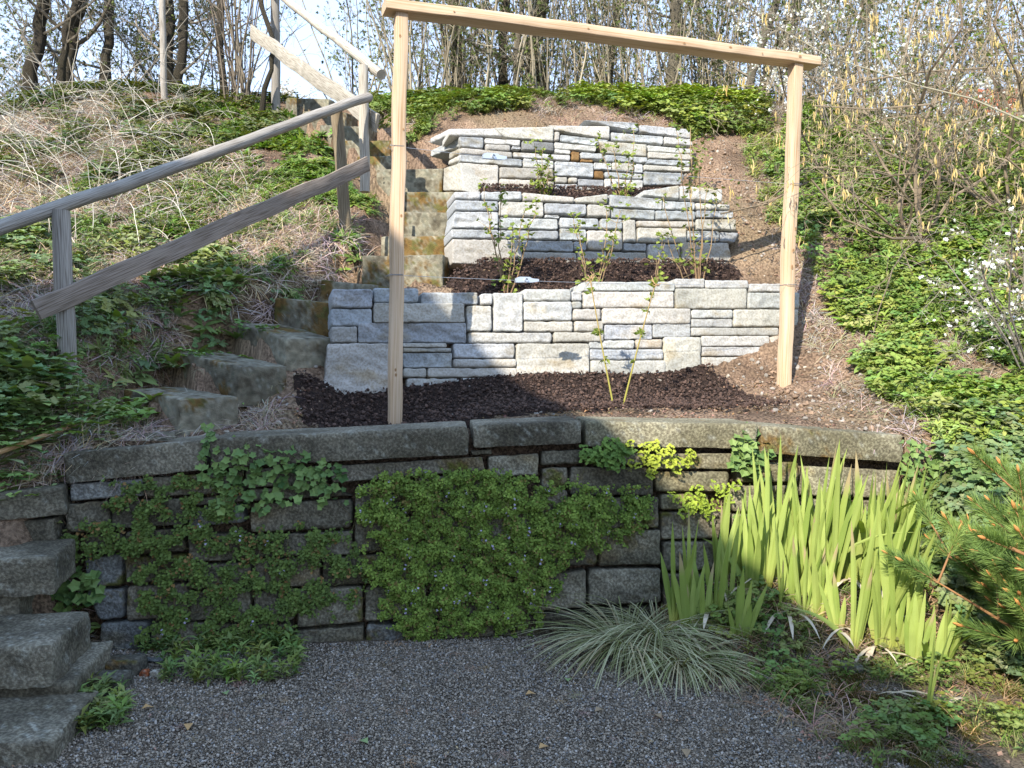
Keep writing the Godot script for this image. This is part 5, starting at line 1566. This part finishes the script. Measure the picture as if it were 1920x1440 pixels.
func build_bushes() -> void:
	var lb := MB.new()
	fan_leaf(lb, Vector3.ZERO, Vector3.UP, Vector3(0, 0, 1), IVY, 1.0, Color.WHITE)
	leafm["currantleaf"] = lb.mesh(M.leaf, false)
	var ca := Color(0.12, 0.17, 0.025)
	var cb2 := Color(0.26, 0.31, 0.055)
	currant("leafy currant bush left of the wire tensioner in the lower bed", pt(950, 512, 6.45), [pt(905, 350, 6.6), pt(918, 385, 6.6), pt(940, 360, 6.65), pt(985, 390, 6.5), pt(1003, 380, 6.4), pt(960, 420, 6.4)], 5, ca, cb2)
	currant("currant bush in the middle of the lower bed", pt(1108, 512, 6.55), [pt(1072, 400, 6.6), pt(1085, 420, 6.5), pt(1140, 385, 6.7), pt(1165, 395, 6.6), pt(1150, 440, 6.5)], 5, ca, cb2)
	currant("taller bare-stemmed currant bush at the right of the lower bed", pt(1308, 508, 6.9), [pt(1243, 370, 6.9), pt(1275, 300, 6.95), pt(1295, 240, 7.0), pt(1310, 290, 7.0), pt(1325, 350, 6.9), pt(1345, 360, 7.0), pt(1250, 440, 6.8)], 2, ca, cb2 * 0.85)
	currant("small currant plant against the middle wall beside the bare-stemmed bush", pt(1225, 505, 6.7), [pt(1245, 440, 6.75), pt(1235, 470, 6.7)], 3, ca, cb2)
	currant("narrow leafy currant bush at the left of the upper bed", pt(1022, 350, 7.65), [pt(1000, 265, 7.7), pt(1018, 280, 7.7), pt(1030, 300, 7.65), pt(1010, 310, 7.6)], 7, ca, cb2)
	currant("forked leafy currant bush in the middle of the upper bed", pt(1168, 350, 7.8), [pt(1120, 258, 7.9), pt(1150, 270, 7.8), pt(1188, 240, 7.9), pt(1180, 290, 7.8)], 7, ca, cb2)
	currant("leafy currant bush at the right end of the upper bed", pt(1298, 345, 8.0), [pt(1270, 240, 8.1), pt(1300, 260, 8.1), pt(1318, 270, 8.1), pt(1310, 300, 8.0)], 7, Color(0.08, 0.13, 0.02), Color(0.2, 0.26, 0.05))
	# raspberry canes tied to the wire
	var base := pt(1160, 770, 5.55)
	base.y = ground(base.x, base.z) + 0.03
	var t := thing("raspberry_plant", "two green raspberry canes in a V tied to the lower wire", "plant", base)
	for a in [[1152, 1128, 1106, 522], [1166, 1195, 1228, 535]]:
		var b := MB.new()
		var p0 := pt(a[0], 772, 5.55) - base
		p0.y = -0.05
		var p1 := pt(a[1], 650, 5.62) - base
		var p2 := pt(a[2], a[3], 5.72) - base
		var pts := PackedVector3Array()
		var rad := PackedFloat32Array()
		for k in 11:
			var f := k / 10.0
			pts.append(p0.lerp(p1, f).lerp(p1.lerp(p2, f), f))
			rad.append(0.0075 - 0.004 * f)
		tube(b, pts, rad, 7, Color(0.27, 0.26, 0.05), Color(0.3, 0.2, 0.09))
		part("cane", b.mesh(M.twig), t)
		b = MB.new()
		for k in 14:
			var q := pts[10] + Vector3(rng.randfn(), rng.randfn(), rng.randfn()) * 0.012
			rod(b, q, q + rdir() * rr(0.02, 0.07), 0.003, 0.002, 4, Color(0.5, 0.32, 0.17))
		part("tie", b.mesh(M.dry), t).set_meta("kind", "stuff")
		var xf := []
		var cl := []
		for k in 12:
			var i := [4, 6, 6, 8, 9, 10][rng.randi() % 6] as int
			xf.append(Transform3D(Basis(rdir(), rr(0, TAU)).scaled(Vector3.ONE * rr(0.7, 1.3)), pts[i] + rdir() * 0.015))
			cl.append(ca.lerp(cb2, rng.randf()))
		multi("leaves", leafm["bud2"], xf, cl, t)
	print("bushes ", Time.get_ticks_msec())

func iris(label: String, px: float, py: float, depth: float, fans: int, high: float, lean: float, ca: Color, cbb: Color) -> void:
	var base := pt(px, py, depth)
	base.y = ground(base.x, base.z)
	var t := thing("iris_clump", label, "iris", base, "iris clumps in the sunny bed")
	for f in fans:
		var o := Vector3(rng.randfn() * 0.075, -0.02, rng.randfn() * 0.05)
		var face := Vector3(rng.randfn() * 0.5, 0, 1).normalized()
		var across := Vector3.UP.cross(face)
		var n := rng.randi_range(4, 6)
		for k in n:
			var b := MB.new()
			var u := (k - (n - 1) * 0.5) / n
			var d := (Vector3.UP + across * (u * 0.3 + lean * rr(0.3, 1.2)) + face * rr(-0.12, 0.16)).normalized()
			var L := high * rr(0.65, 1.2) * (1.0 - absf(u) * 0.5)
			var w := rr(0.024, 0.042)
			var bend := across * (u * 0.3 + rr(-0.08, 0.08)) + face * rr(-0.1, 0.2)
			if rng.randf() < 0.08: bend += Vector3(rng.randfn(), -0.8, rng.randfn())
			var at := o + across * u * 0.05
			var dir := d
			var prev := []
			var c := ca.lerp(cbb, rng.randf())
			var yel := Color(0.4, 0.4, 0.09)
			var tipdry := rng.randf() < 0.14
			for j in 8:
				var ff := j / 7.0
				var ww := w * 0.5 * (0.75 + 0.5 * ff if ff < 0.5 else 1.0 - pow((ff - 0.5) / 0.5, 2.2))
				var cc := yel.lerp(c, ss(0.0, 0.22, ff)) * rr(0.9, 1.08)
				if j >= 6 and tipdry: cc = Color(0.42, 0.33, 0.18)
				var cur := [b.vert(at - across * ww, cc), b.vert(at + face * 0.006 * (1.0 - ff), cc * 1.05), b.vert(at + across * ww, cc)] if j < 7 else [b.vert(at, cc)]
				if j > 0:
					if j < 7:
						b.quad(prev[0], cur[0], cur[1], prev[1])
						b.quad(prev[1], cur[1], cur[2], prev[2])
					else:
						b.tri(prev[0], cur[0], prev[1])
						b.tri(prev[1], cur[0], prev[2])
				prev = cur
				dir = (dir + bend / 7.0).normalized()
				at += dir * L / 7.0
			part("leaf", b.mesh(M.leaf, false), t)
	# withered leaves round the foot
	var wb := MB.new()
	for k in 7:
		var an := rr(0, TAU)
		blade(wb, Vector3(rng.randfn() * 0.05, 0.02, rng.randfn() * 0.05), Vector3(cos(an), rr(0.2, 0.9), sin(an)).normalized(), Vector3(0, -1.4, 0), rr(0.12, 0.3), rr(0.012, 0.024), 5, Color(0.45, 0.36, 0.24), Color(0.6, 0.52, 0.4))
	part("withered_leaves", wb.mesh(M.dry, false), t).set_meta("kind", "stuff")

func build_irises() -> void:
	var a := Color(0.22, 0.30, 0.06)
	var b := Color(0.38, 0.45, 0.12)
	for q in [["half shaded iris clump at the left edge of the bed by the sedge", 1325, 1140, 4.42, 4, 0.62, 0.05], ["bright iris clump leaning right against the wall's ivy", 1375, 1085, 4.52, 5, 0.62, 0.1], ["tall bright iris clump left of centre in the bed", 1455, 1100, 4.5, 6, 0.76, 0.02],
			["tallest iris clump in the middle of the bed", 1530, 1095, 4.5, 7, 0.78, 0.1], ["blue green iris clump in front of the middle of the bed", 1490, 1160, 4.3, 4, 0.5, 0.0], ["short iris clump behind the front fan", 1590, 1110, 4.45, 5, 0.6, 0.05],
			["iris clump under the right end of the capping with leaves crossing it", 1625, 1075, 4.55, 5, 0.68, 0.08], ["big blue green iris fan nearest the gravel", 1640, 1245, 4.08, 4, 0.74, 0.06], ["iris clump leaning right towards the pine", 1690, 1085, 4.5, 6, 0.68, 0.24],
			["iris clump half hidden by the pine branches", 1735, 1290, 3.95, 4, 0.45, 0.1], ["low iris fan at the shaded front of the bed", 1570, 1200, 4.2, 2, 0.36, -0.1], ["single dark iris shoot among dead leaves near the pine", 1745, 1400, 3.55, 1, 0.42, 0.05],
			["iris clump tight against the wall behind the tall ones", 1495, 1060, 4.6, 4, 0.6, 0.05], ["iris clump filling the gap before the capping's end", 1665, 1130, 4.38, 4, 0.6, 0.1], ["pale iris clump between the front fan and the pine", 1700, 1180, 4.22, 3, 0.55, 0.2],
			["shaded iris blades rising out of the sedge", 1285, 1190, 4.3, 2, 0.5, -0.05], ["single iris blade standing in the shaded sedge edge", 1322, 1210, 4.18, 1, 0.42, 0.12]]:
		iris(q[0], q[1], q[2], q[3], q[4], q[5], q[6], a, b)
	for q in [["large variegated sedge tuft arching at the wall foot", 1175, 1185, 4.28, 420, 0.6], ["smaller sedge tuft spilling onto the gravel in front", 1275, 1262, 4.05, 260, 0.42], ["third sedge tuft between the large one and the irises", 1235, 1165, 4.36, 260, 0.54], ["low sedge tuft under the iris blades", 1340, 1275, 3.98, 140, 0.26]]:
		var base := pt(q[1], q[2], q[3])
		base.y = ground(base.x, base.z)
		var t := thing("sedge_tuft", q[0], "sedge", base, "variegated sedge tufts")
		var m := MB.new()
		for k in q[4]:
			var an := rr(0, TAU)
			var o := Vector3(cos(an), 0, sin(an)) * rr(0, 0.07)
			var out := Vector3(cos(an), 0, sin(an))
			var dd := (Vector3.UP * rr(0.7, 1.6) + out).normalized()
			var cc := Color(0.2, 0.22, 0.08).lerp(Color(0.58, 0.55, 0.35), pow(rng.randf(), 1.1))
			if rng.randf() < 0.1: cc = Color(0.42, 0.34, 0.2)
			blade(m, o, dd, (out * 0.6 - Vector3.UP * rr(0.9, 2.2)), q[5] * rr(0.6, 1.2), rr(0.005, 0.008), 7, cc * 0.8, cc * 1.1)
		part("blades", m.mesh(M.leaf, false), t).set_meta("kind", "stuff")
	print("irises ", Time.get_ticks_msec())

func build_pine() -> void:
	var base := Vector3(2.8, 0, -3.55)
	base.y = ground(base.x, base.z)
	var t := thing("dwarf_pine", "bushy dwarf pine with long green needles at the right edge", "pine", base)
	var b := MB.new()
	var r := RandomNumberGenerator.new()
	r.seed = 5
	for k in 260:
		var f := pow(r.randf(), 0.85)
		var an := r.randf() * TAU
		var d := Vector3(cos(an), r.randf_range(0.5, 1.5), sin(an)).normalized()
		var p := Vector3(cos(an) * 0.004, 0.02 + f * 0.17, sin(an) * 0.004)
		blade(b, p, d, Vector3(0, 0.25, 0), r.randf_range(0.06, 0.1), 0.0028, 2, g(0.85), g(1.1), Vector3(r.randfn(), r.randfn(), r.randfn()))
	leafm["needles"] = b.mesh(M.leaf, false)
	b = MB.new()
	tube(b, PackedVector3Array([Vector3.ZERO, Vector3(0.002, 0.1, 0), Vector3(0, 0.19, 0)]), PackedFloat32Array([0.0045, 0.004, 0.0035]), 5, Color(0.27, 0.15, 0.06))
	tube(b, PackedVector3Array([Vector3(0, 0.185, 0), Vector3(0, 0.2, 0), Vector3(0, 0.215, 0), Vector3(0, 0.235, 0)]), PackedFloat32Array([0.004, 0.0085, 0.008, 0.002]), 6, Color(0.5, 0.22, 0.07))
	leafm["shoot"] = b.mesh(M.twig)
	var xf := []
	var cl := []
	for k in 50:
		var br := MB.new()
		var an := rr(PI * 0.45, PI * 1.75)
		var d := Vector3(cos(an), rr(0.35, 1.9), sin(an) * 0.9).normalized()
		var L := rr(0.4, 0.95)
		var pts := PackedVector3Array([Vector3(0, 0.02, 0)])
		var rad := PackedFloat32Array([0.017])
		for j in 6:
			d = (d + Vector3(rng.randfn() * 0.1, 0.05, rng.randfn() * 0.1)).normalized()
			pts.append(pts[-1] + d * L / 6.0)
			rad.append(0.017 - 0.0022 * (j + 1))
		tube(br, pts, rad, 6, Color(0.14, 0.09, 0.055), Color(0.3, 0.15, 0.06))
		for j in 7:
			var i := 6 if j < 2 else rng.randi_range(2, 6)
			var q := pts[i]
			var dd := (d * 0.9 + Vector3(rng.randfn(), rng.randfn() * 0.6 + 0.45, rng.randfn()) * 0.75).normalized()
			var e := q + dd * rr(0.06, 0.2)
			if i < 6 or j > 0:
				rod(br, q, e, 0.006, 0.005, 5, Color(0.27, 0.14, 0.06))
			else:
				e = q
				dd = d
			var s := side_of(dd)
			xf.append(Transform3D(Basis(s, dd, s.cross(dd)).rotated(dd, rr(0, TAU)).scaled(Vector3.ONE * rr(0.75, 1.1)), e))
			cl.append(Color(0.13, 0.215, 0.05).lerp(Color(0.28, 0.38, 0.10), rng.randf()))
		part("branch", br.mesh(M.twig), t)
	multi("needles", leafm["needles"], xf, cl, t)
	var wh := []
	for k in xf.size(): wh.append(Color.WHITE)
	multi("shoots", leafm["shoot"], xf, wh, t)

func build_hazel() -> void:
	# corkscrew hazel with catkins over the right slope
	for h in [["large twisted hazel with hanging catkins over the right slope", 3.9, -7.7, 10, 2.5, 0.0], ["second twisted hazel with catkins at the top right corner", 5.1, -8.0, 14, 3.0, 0.3], ["small twisted hazel with catkins low at the right edge", 4.55, -6.3, 6, 1.5, 0.1]]:
		var base := Vector3(h[1], ground(h[1], h[2]), h[2])
		var t := thing("twisted_hazel", h[0], "hazel", base, "twisted hazels on the right slope")
		var tips := []
		for k in h[3]:
			var b := MB.new()
			var an := rr(0, TAU)
			grow(b, Vector3(cos(an), 0, sin(an)) * 0.08 - Vector3(0, 0.05, 0), Vector3(cos(an) * 0.55, 1.0, sin(an) * 0.5).normalized(), h[4] * rr(0.7, 1.15), rr(0.012, 0.024), 0, [8, 5, 3], 0.38, Color(0.17, 0.13, 0.09), Color(0.36, 0.29, 0.2), 0.02, tips, 0.95, 0.12)
			part("stem", b.mesh(M.twig, false), t)
		var xf := []
		var cl := []
		for p in tips:
			if rng.randf() < 0.07:
				for j in rng.randi_range(1, 3):
					xf.append(Transform3D(Basis(Vector3.UP, rr(0, TAU)).rotated(Vector3(1, 0, 0), rr(-0.12, 0.12)).scaled(Vector3(1.2, rr(0.8, 1.5), 1.2)), p + Vector3(rng.randfn(), 0, rng.randfn()) * 0.012))
					cl.append(Color(0.44, 0.31, 0.10).lerp(Color(0.56, 0.46, 0.22), rng.randf()))
		multi("catkins", leafm["catkin"], xf, cl, t)
		buds(t, tips, 0.1, "bud0", 0.4, 0.9, Color(0.12, 0.17, 0.03), Color(0.24, 0.3, 0.06))
	for h in [["white flowering blackthorn behind the beam's right end", 3.9, -9.6, 8, 1.9, 0.4], ["white flowering blackthorn at the right edge above the pine", 3.8, -5.7, 6, 1.2, 0.11], ["small white flowering blackthorn high on the right slope", 4.6, -8.8, 5, 1.2, 0.3]]:
		var base := Vector3(h[1], ground(h[1], h[2]), h[2])
		var t := thing("blackthorn", h[0], "blackthorn", base, "flowering blackthorns")
		var tips := []
		for k in h[3]:
			var b := MB.new()
			var an := rr(0, TAU)
			grow(b, Vector3(cos(an), 0, sin(an)) * 0.05 - Vector3(0, 0.05, 0), Vector3(cos(an) * 0.5, 1.0, sin(an) * 0.5).normalized(), h[4] * rr(0.7, 1.1), rr(0.008, 0.014), 0, [7, 5, 2], 0.16, Color(0.14, 0.12, 0.1), Color(0.3, 0.27, 0.22), 0.03, tips, 0.85, 0.2)
			part("stem", b.mesh(M.twig, false), t)
		buds(t, tips, h[5], "blossom1", 0.9, 1.7, Color(0.7, 0.7, 0.66), Color(0.82, 0.82, 0.8), "blossoms")
	# a long pale branch reaching in from the right
	var a := pt(2050, 300, 5.6)
	var t2 := thing("long_branch", "long thin pale branch reaching down from the right edge to the beam's end", "branch", a)
	var b2 := MB.new()
	var pts := PackedVector3Array()
	var rad := PackedFloat32Array()
	for q in [[2300, 560, 5.4], [2050, 300, 5.6], [1920, 230, 5.8], [1820, 185, 6.0], [1720, 160, 6.2], [1640, 135, 6.4], [1560, 108, 6.5], [1500, 75, 6.6], [1455, 48, 6.7]]:
		pts.append(pt(q[0], q[1], q[2]) - a + Vector3(0, rng.randfn() * 0.008, 0))
		rad.append(0.009 - 0.0008 * rad.size())
	pts[0].y = ground(pts[0].x + a.x, pts[0].z + a.z) - a.y
	tube(b2, pts, rad, 6, Color(0.25, 0.235, 0.17), Color(0.33, 0.29, 0.2))
	var tips2 := []
	for k in 16:
		var i := rng.randi_range(1, 7)
		grow(b2, pts[i].lerp(pts[i + 1], rng.randf()), Vector3(rng.randfn(), rr(-0.2, 1.2), rng.randfn()).normalized(), rr(0.08, 0.3), 0.004, 2, [2], 0.2, Color(0.35, 0.3, 0.22), Color(0.4, 0.36, 0.26), 0.05, tips2)
	part("wood", b2.mesh(M.twig), t2)
	buds(t2, tips2, 0.5, "bud1", 0.5, 0.9, Color(0.2, 0.26, 0.06), Color(0.3, 0.36, 0.1))
	print("hazel ", Time.get_ticks_msec())

# single plants one can point to on the shaded left slope
func build_left_plants() -> void:
	for q in [["columbine with rounded three-part leaves at the foot of the handrail post", 175, 690, 4.75, 50, "trefoil", 0.16, 1.0, 1.45], ["broad-leaved plant at the left edge below the handrail", 20, 720, 4.5, 30, "broad", 0.2, 1.2, 1.9], ["broad-leaved plant at the left edge under the rail's lower end", 55, 640, 4.75, 26, "broad", 0.18, 1.1, 1.7],
			["wild garlic clump with lance leaves under the board's middle", 395, 505, 6.0, 26, "broad", 0.2, 1.1, 1.6], ["lance-leaved clump right of the handrail post", 300, 580, 5.5, 24, "broad", 0.2, 1.0, 1.4], ["low leafy clump left of the third step", 400, 590, 5.8, 30, "trefoil", 0.18, 0.8, 1.1],
			["leafy clump at the left edge above the tool handle", 60, 770, 4.4, 40, "trefoil", 0.18, 0.9, 1.3], ["leafy clump left of the lowest stone step", 165, 752, 4.75, 24, "trefoil", 0.1, 0.8, 1.2], ["small grass tuft beside the first capping slab", 172, 818, 4.55, 14, "grass", 0.05, 0.7, 1.0]]:
		var base := pt(q[1], q[2], q[3])
		base.y = ground(base.x, base.z)
		var t := thing("leafy_clump", q[0], "plant", base, "leafy clumps on the shaded left slope")
		var list := []
		for k in q[4]:
			var x: float = rng.randfn() * q[6]
			var z: float = rng.randfn() * q[6] * 0.7
			list.append(Vector3(x, bumpy(base.x + x, base.z + z) - base.y, z))
		strew("leaves", list, [q[5] + "0", q[5] + "1", q[5] + "2"], q[7] * 0.8, q[8] * 0.9, Color(0.13, 0.22, 0.07), Color(0.27, 0.4, 0.13), t, 0.3)
	var list := []
	# loose stones and slates in the corner under the lower steps
	for q in [["slate", "thin grey slate leaning on the heap at the wall foot", 218, 1245, 4.12, 0.11, 0.03, 0.05, 0.5], ["slate", "long grey slate on top of the heap at the wall foot", 245, 1228, 4.15, 0.15, 0.025, 0.05, 0.35], ["slate", "flat slate pointing right at the wall foot", 285, 1255, 4.12, 0.14, 0.02, 0.06, -0.15], ["rock", "dark rounded rock below the slates", 235, 1280, 4.0, 0.2, 0.1, 0.14, 0.1],
			["rock", "mossy rock at the gravel's left corner", 205, 1335, 3.8, 0.2, 0.1, 0.14, 0.0], ["brick_fragment", "small red brick fragment on the gravel by the slates", 273, 1297, 3.95, 0.06, 0.05, 0.05, 0.3], ["rock", "pale lump of mortar beside the brick fragment", 296, 1298, 3.95, 0.07, 0.05, 0.06, 0.2], ["rock", "small angular stone above the orange leaf", 242, 1318, 3.85, 0.07, 0.05, 0.04, 0.6],
			["rock", "grey rock in the iris bed by the gravel edge", 1595, 1285, 3.95, 0.12, 0.07, 0.1, 0.0], ["rock", "bluish flat rock at the gravel's right edge", 1505, 1320, 3.85, 0.11, 0.04, 0.08, 0.1], ["slate", "grey slate chip beside the gravel's right edge", 1490, 1350, 3.75, 0.09, 0.02, 0.05, -0.1], ["slate", "flat slate lying near the moss at lower right", 1545, 1360, 3.7, 0.1, 0.02, 0.06, 0.05],
			["rock", "white stone lying on the compost near the right trellis post", 1421, 518, 6.9, 0.09, 0.05, 0.06, 0.1], ["rock", "flat reddish stone at the right end of the lowest bed", 1398, 742, 6.0, 0.15, 0.05, 0.08, 0.0], ["rock", "mossy grey boulder beside the lower left end of the topmost wall", 800, 268, 8.3, 0.2, 0.14, 0.15, 0.2]]:
		var p := pt(q[2], q[3], q[4])
		p.y = ground(p.x, p.z)
		var c := Color(0.13, 0.135, 0.14)
		if q[0] == "brick_fragment": c = Color(0.4, 0.12, 0.05)
		elif q[1].begins_with("pale") or q[1].begins_with("white"): c = Color(0.5, 0.47, 0.42)
		elif q[1].begins_with("flat reddish"): c = Color(0.4, 0.27, 0.2)
		elif q[0] == "rock": c = Color(0.15, 0.14, 0.115)
		var a := Vector3(-q[5] * 0.5, q[6] * 0.8, q[7] * 0.5)
		var e := Vector3(q[5] * 0.5, q[6] * 0.8, q[7] * 0.5)
		var r := block(a.rotated(Vector3(0, 0, 1), q[8] * 0.6), e.rotated(Vector3(0, 0, 1), q[8] * 0.6), q[7], q[6], 0.012, c * 0.8, c * 1.25, -0.5 if q[0] != "rock" else -0.3, M.old, q[2] * 0.01)
		var o := part(numbered(q[0]), r[0], self, p + r[1])
		if q[0] == "slate": o.position.y += 0.01
		metas(o, q[1], "stone" if q[0] != "brick_fragment" else "brick", "loose stones")
	# moss cushions on the iris bed and the steps
	var moss := stuff("moss", "yellow green moss cushions on the ground at the lower right", "moss")
	list = spots(9000, 0.9, 3.4, -4.5, -2.9, [1380, 1180, 1700, 1150, 1920, 1280, 1920, 1440, 1640, 1440, 1480, 1330], 0.1, 3.0, 520.0)
	strew("moss", list, ["moss"], 0.8, 1.5, Color(0.06, 0.055, 0.01), Color(0.13, 0.115, 0.02), moss)
	for q in [[1010, 1410, 0, "dry orange leaf nearest the bottom edge on the middle of the gravel"], [1240, 1352, 1, "dull brown leaf on the gravel below the sedge"], [1285, 1410, 1, "dull brown leaf at the bottom right of the gravel"], [690, 1400, 2, "pale green leaf lying at the front of the gravel"], [425, 1308, 2, "green leaf on the gravel near the weeds at the wall foot"], [985, 1308, 0, "small dry orange leaf on the gravel towards the wall"], [265, 1335, 0, "dry orange leaf beside the small angular stone"], [1115, 1340, 1, "dull brown leaf in the middle of the gravel"], [355, 1362, 0, "small orange leaf on the gravel right of the weeds"], [1065, 1283, 2, "dark green leaf on the gravel by the sedge"]]:
		var p := pt(q[0], q[1], 4.0)
		p = EYE + (p - EYE) * (1.6 / (1.6 - p.y))
		p.y = yard(p.x, p.z) + 0.014
		var m := MB.new()
		var c: Color = [Color(0.42, 0.26, 0.11), Color(0.28, 0.2, 0.12), Color(0.2, 0.28, 0.11)][q[2]]
		leaf(m, Vector3.ZERO, Vector3(rng.randfn(), 0.05, rng.randfn()).normalized(), Vector3.UP, 0.055, 0.04, 0.3, c)
		var o := part(numbered("fallen_leaf"), m.mesh(M.dry, false), self, p)
		metas(o, q[3], "leaf", "fallen leaves on the gravel")

func build_plants() -> void:
	make_leaves()
	build_cover()
	build_gravel()
	build_wall_plants()
	build_trees()
	build_brush()
	build_bushes()
	build_irises()
	build_pine()
	build_hazel()
	build_left_plants()

func _ready() -> void:
	rng.seed = 7
	n1.seed = 3; n1.frequency = 1.0; n1.fractal_octaves = 3
	n2.seed = 5; n2.noise_type = FastNoiseLite.TYPE_CELLULAR; n2.frequency = 1.0; n2.cellular_return_type = FastNoiseLite.RETURN_DISTANCE2_SUB; n2.fractal_type = FastNoiseLite.FRACTAL_NONE
	n3.seed = 9; n3.frequency = 0.5; n3.fractal_octaves = 2
	# camera
	cb = Basis(Vector3.RIGHT, deg_to_rad(-2.0))
	var cam := Camera3D.new()
	cam.name = "camera"
	cam.fov = rad_to_deg(2.0 * atan(720.0 / F))
	cam.far = 200.0
	cam.near = 0.05
	add_child(cam)
	cam.transform = Transform3D(cb, EYE)
	cam.current = true
	# sky and sun
	var env := Environment.new()
	env.background_mode = Environment.BG_SKY
	var sm := ProceduralSkyMaterial.new()
	sm.sky_top_color = Color(0.57, 0.675, 0.835)
	sm.sky_horizon_color = Color(0.74, 0.79, 0.86)
	sm.sky_curve = 0.22
	sm.ground_bottom_color = Color(0.35, 0.32, 0.27)
	sm.ground_horizon_color = Color(0.6, 0.62, 0.62)
	sm.sun_angle_max = 20.0
	sm.sky_energy_multiplier = 1.0
	var sky := Sky.new()
	sky.sky_material = sm
	env.sky = sky
	env.background_energy_multiplier = 1.3
	env.tonemap_mode = Environment.TONE_MAPPER_LINEAR
	env.tonemap_exposure = 2.15
	env.sdfgi_enabled = true
	env.ssao_enabled = true
	env.ssil_enabled = true
	var we := WorldEnvironment.new()
	we.name = "environment"
	we.environment = env
	add_child(we)
	var sun := DirectionalLight3D.new()
	sun.name = "sun"
	sun.light_energy = 1.3
	sun.light_color = Color(1.0, 0.97, 0.92)
	sun.light_angular_distance = 0.5
	sun.shadow_enabled = true
	add_child(sun)
	var az := deg_to_rad(28.0)
	var el := deg_to_rad(35.0)
	sun.look_at_from_position(Vector3.ZERO, Vector3(sin(az) * cos(el), -sin(el), -cos(az) * cos(el)))
	# structure, then objects
	make_materials()
	build_terrain()
	build_walls()
	build_steps()
	build_wood()
	build_house()
	build_far_house()
	soil_bed("dark compost bed between the old wall and the lowest terrace wall", 0.2, 3.7, func(s: float) -> float: return 4.66 + 0.14 * clampf(s - 0.6, 0.0, 3.0), T1 + 0.05, 0.045)
	soil_bed("dark compost bed on top of the lowest terrace wall", 1.35, 4.35, func(_s: float) -> float: return T1 + 0.2, T2 + 0.05, 0.035)
	soil_bed("narrow dark compost bed on top of the middle terrace wall", 1.9, 4.2, func(_s: float) -> float: return T2 + 0.2, T3 + 0.05, 0.03)
	build_plants()
	print("done ", Time.get_ticks_msec())
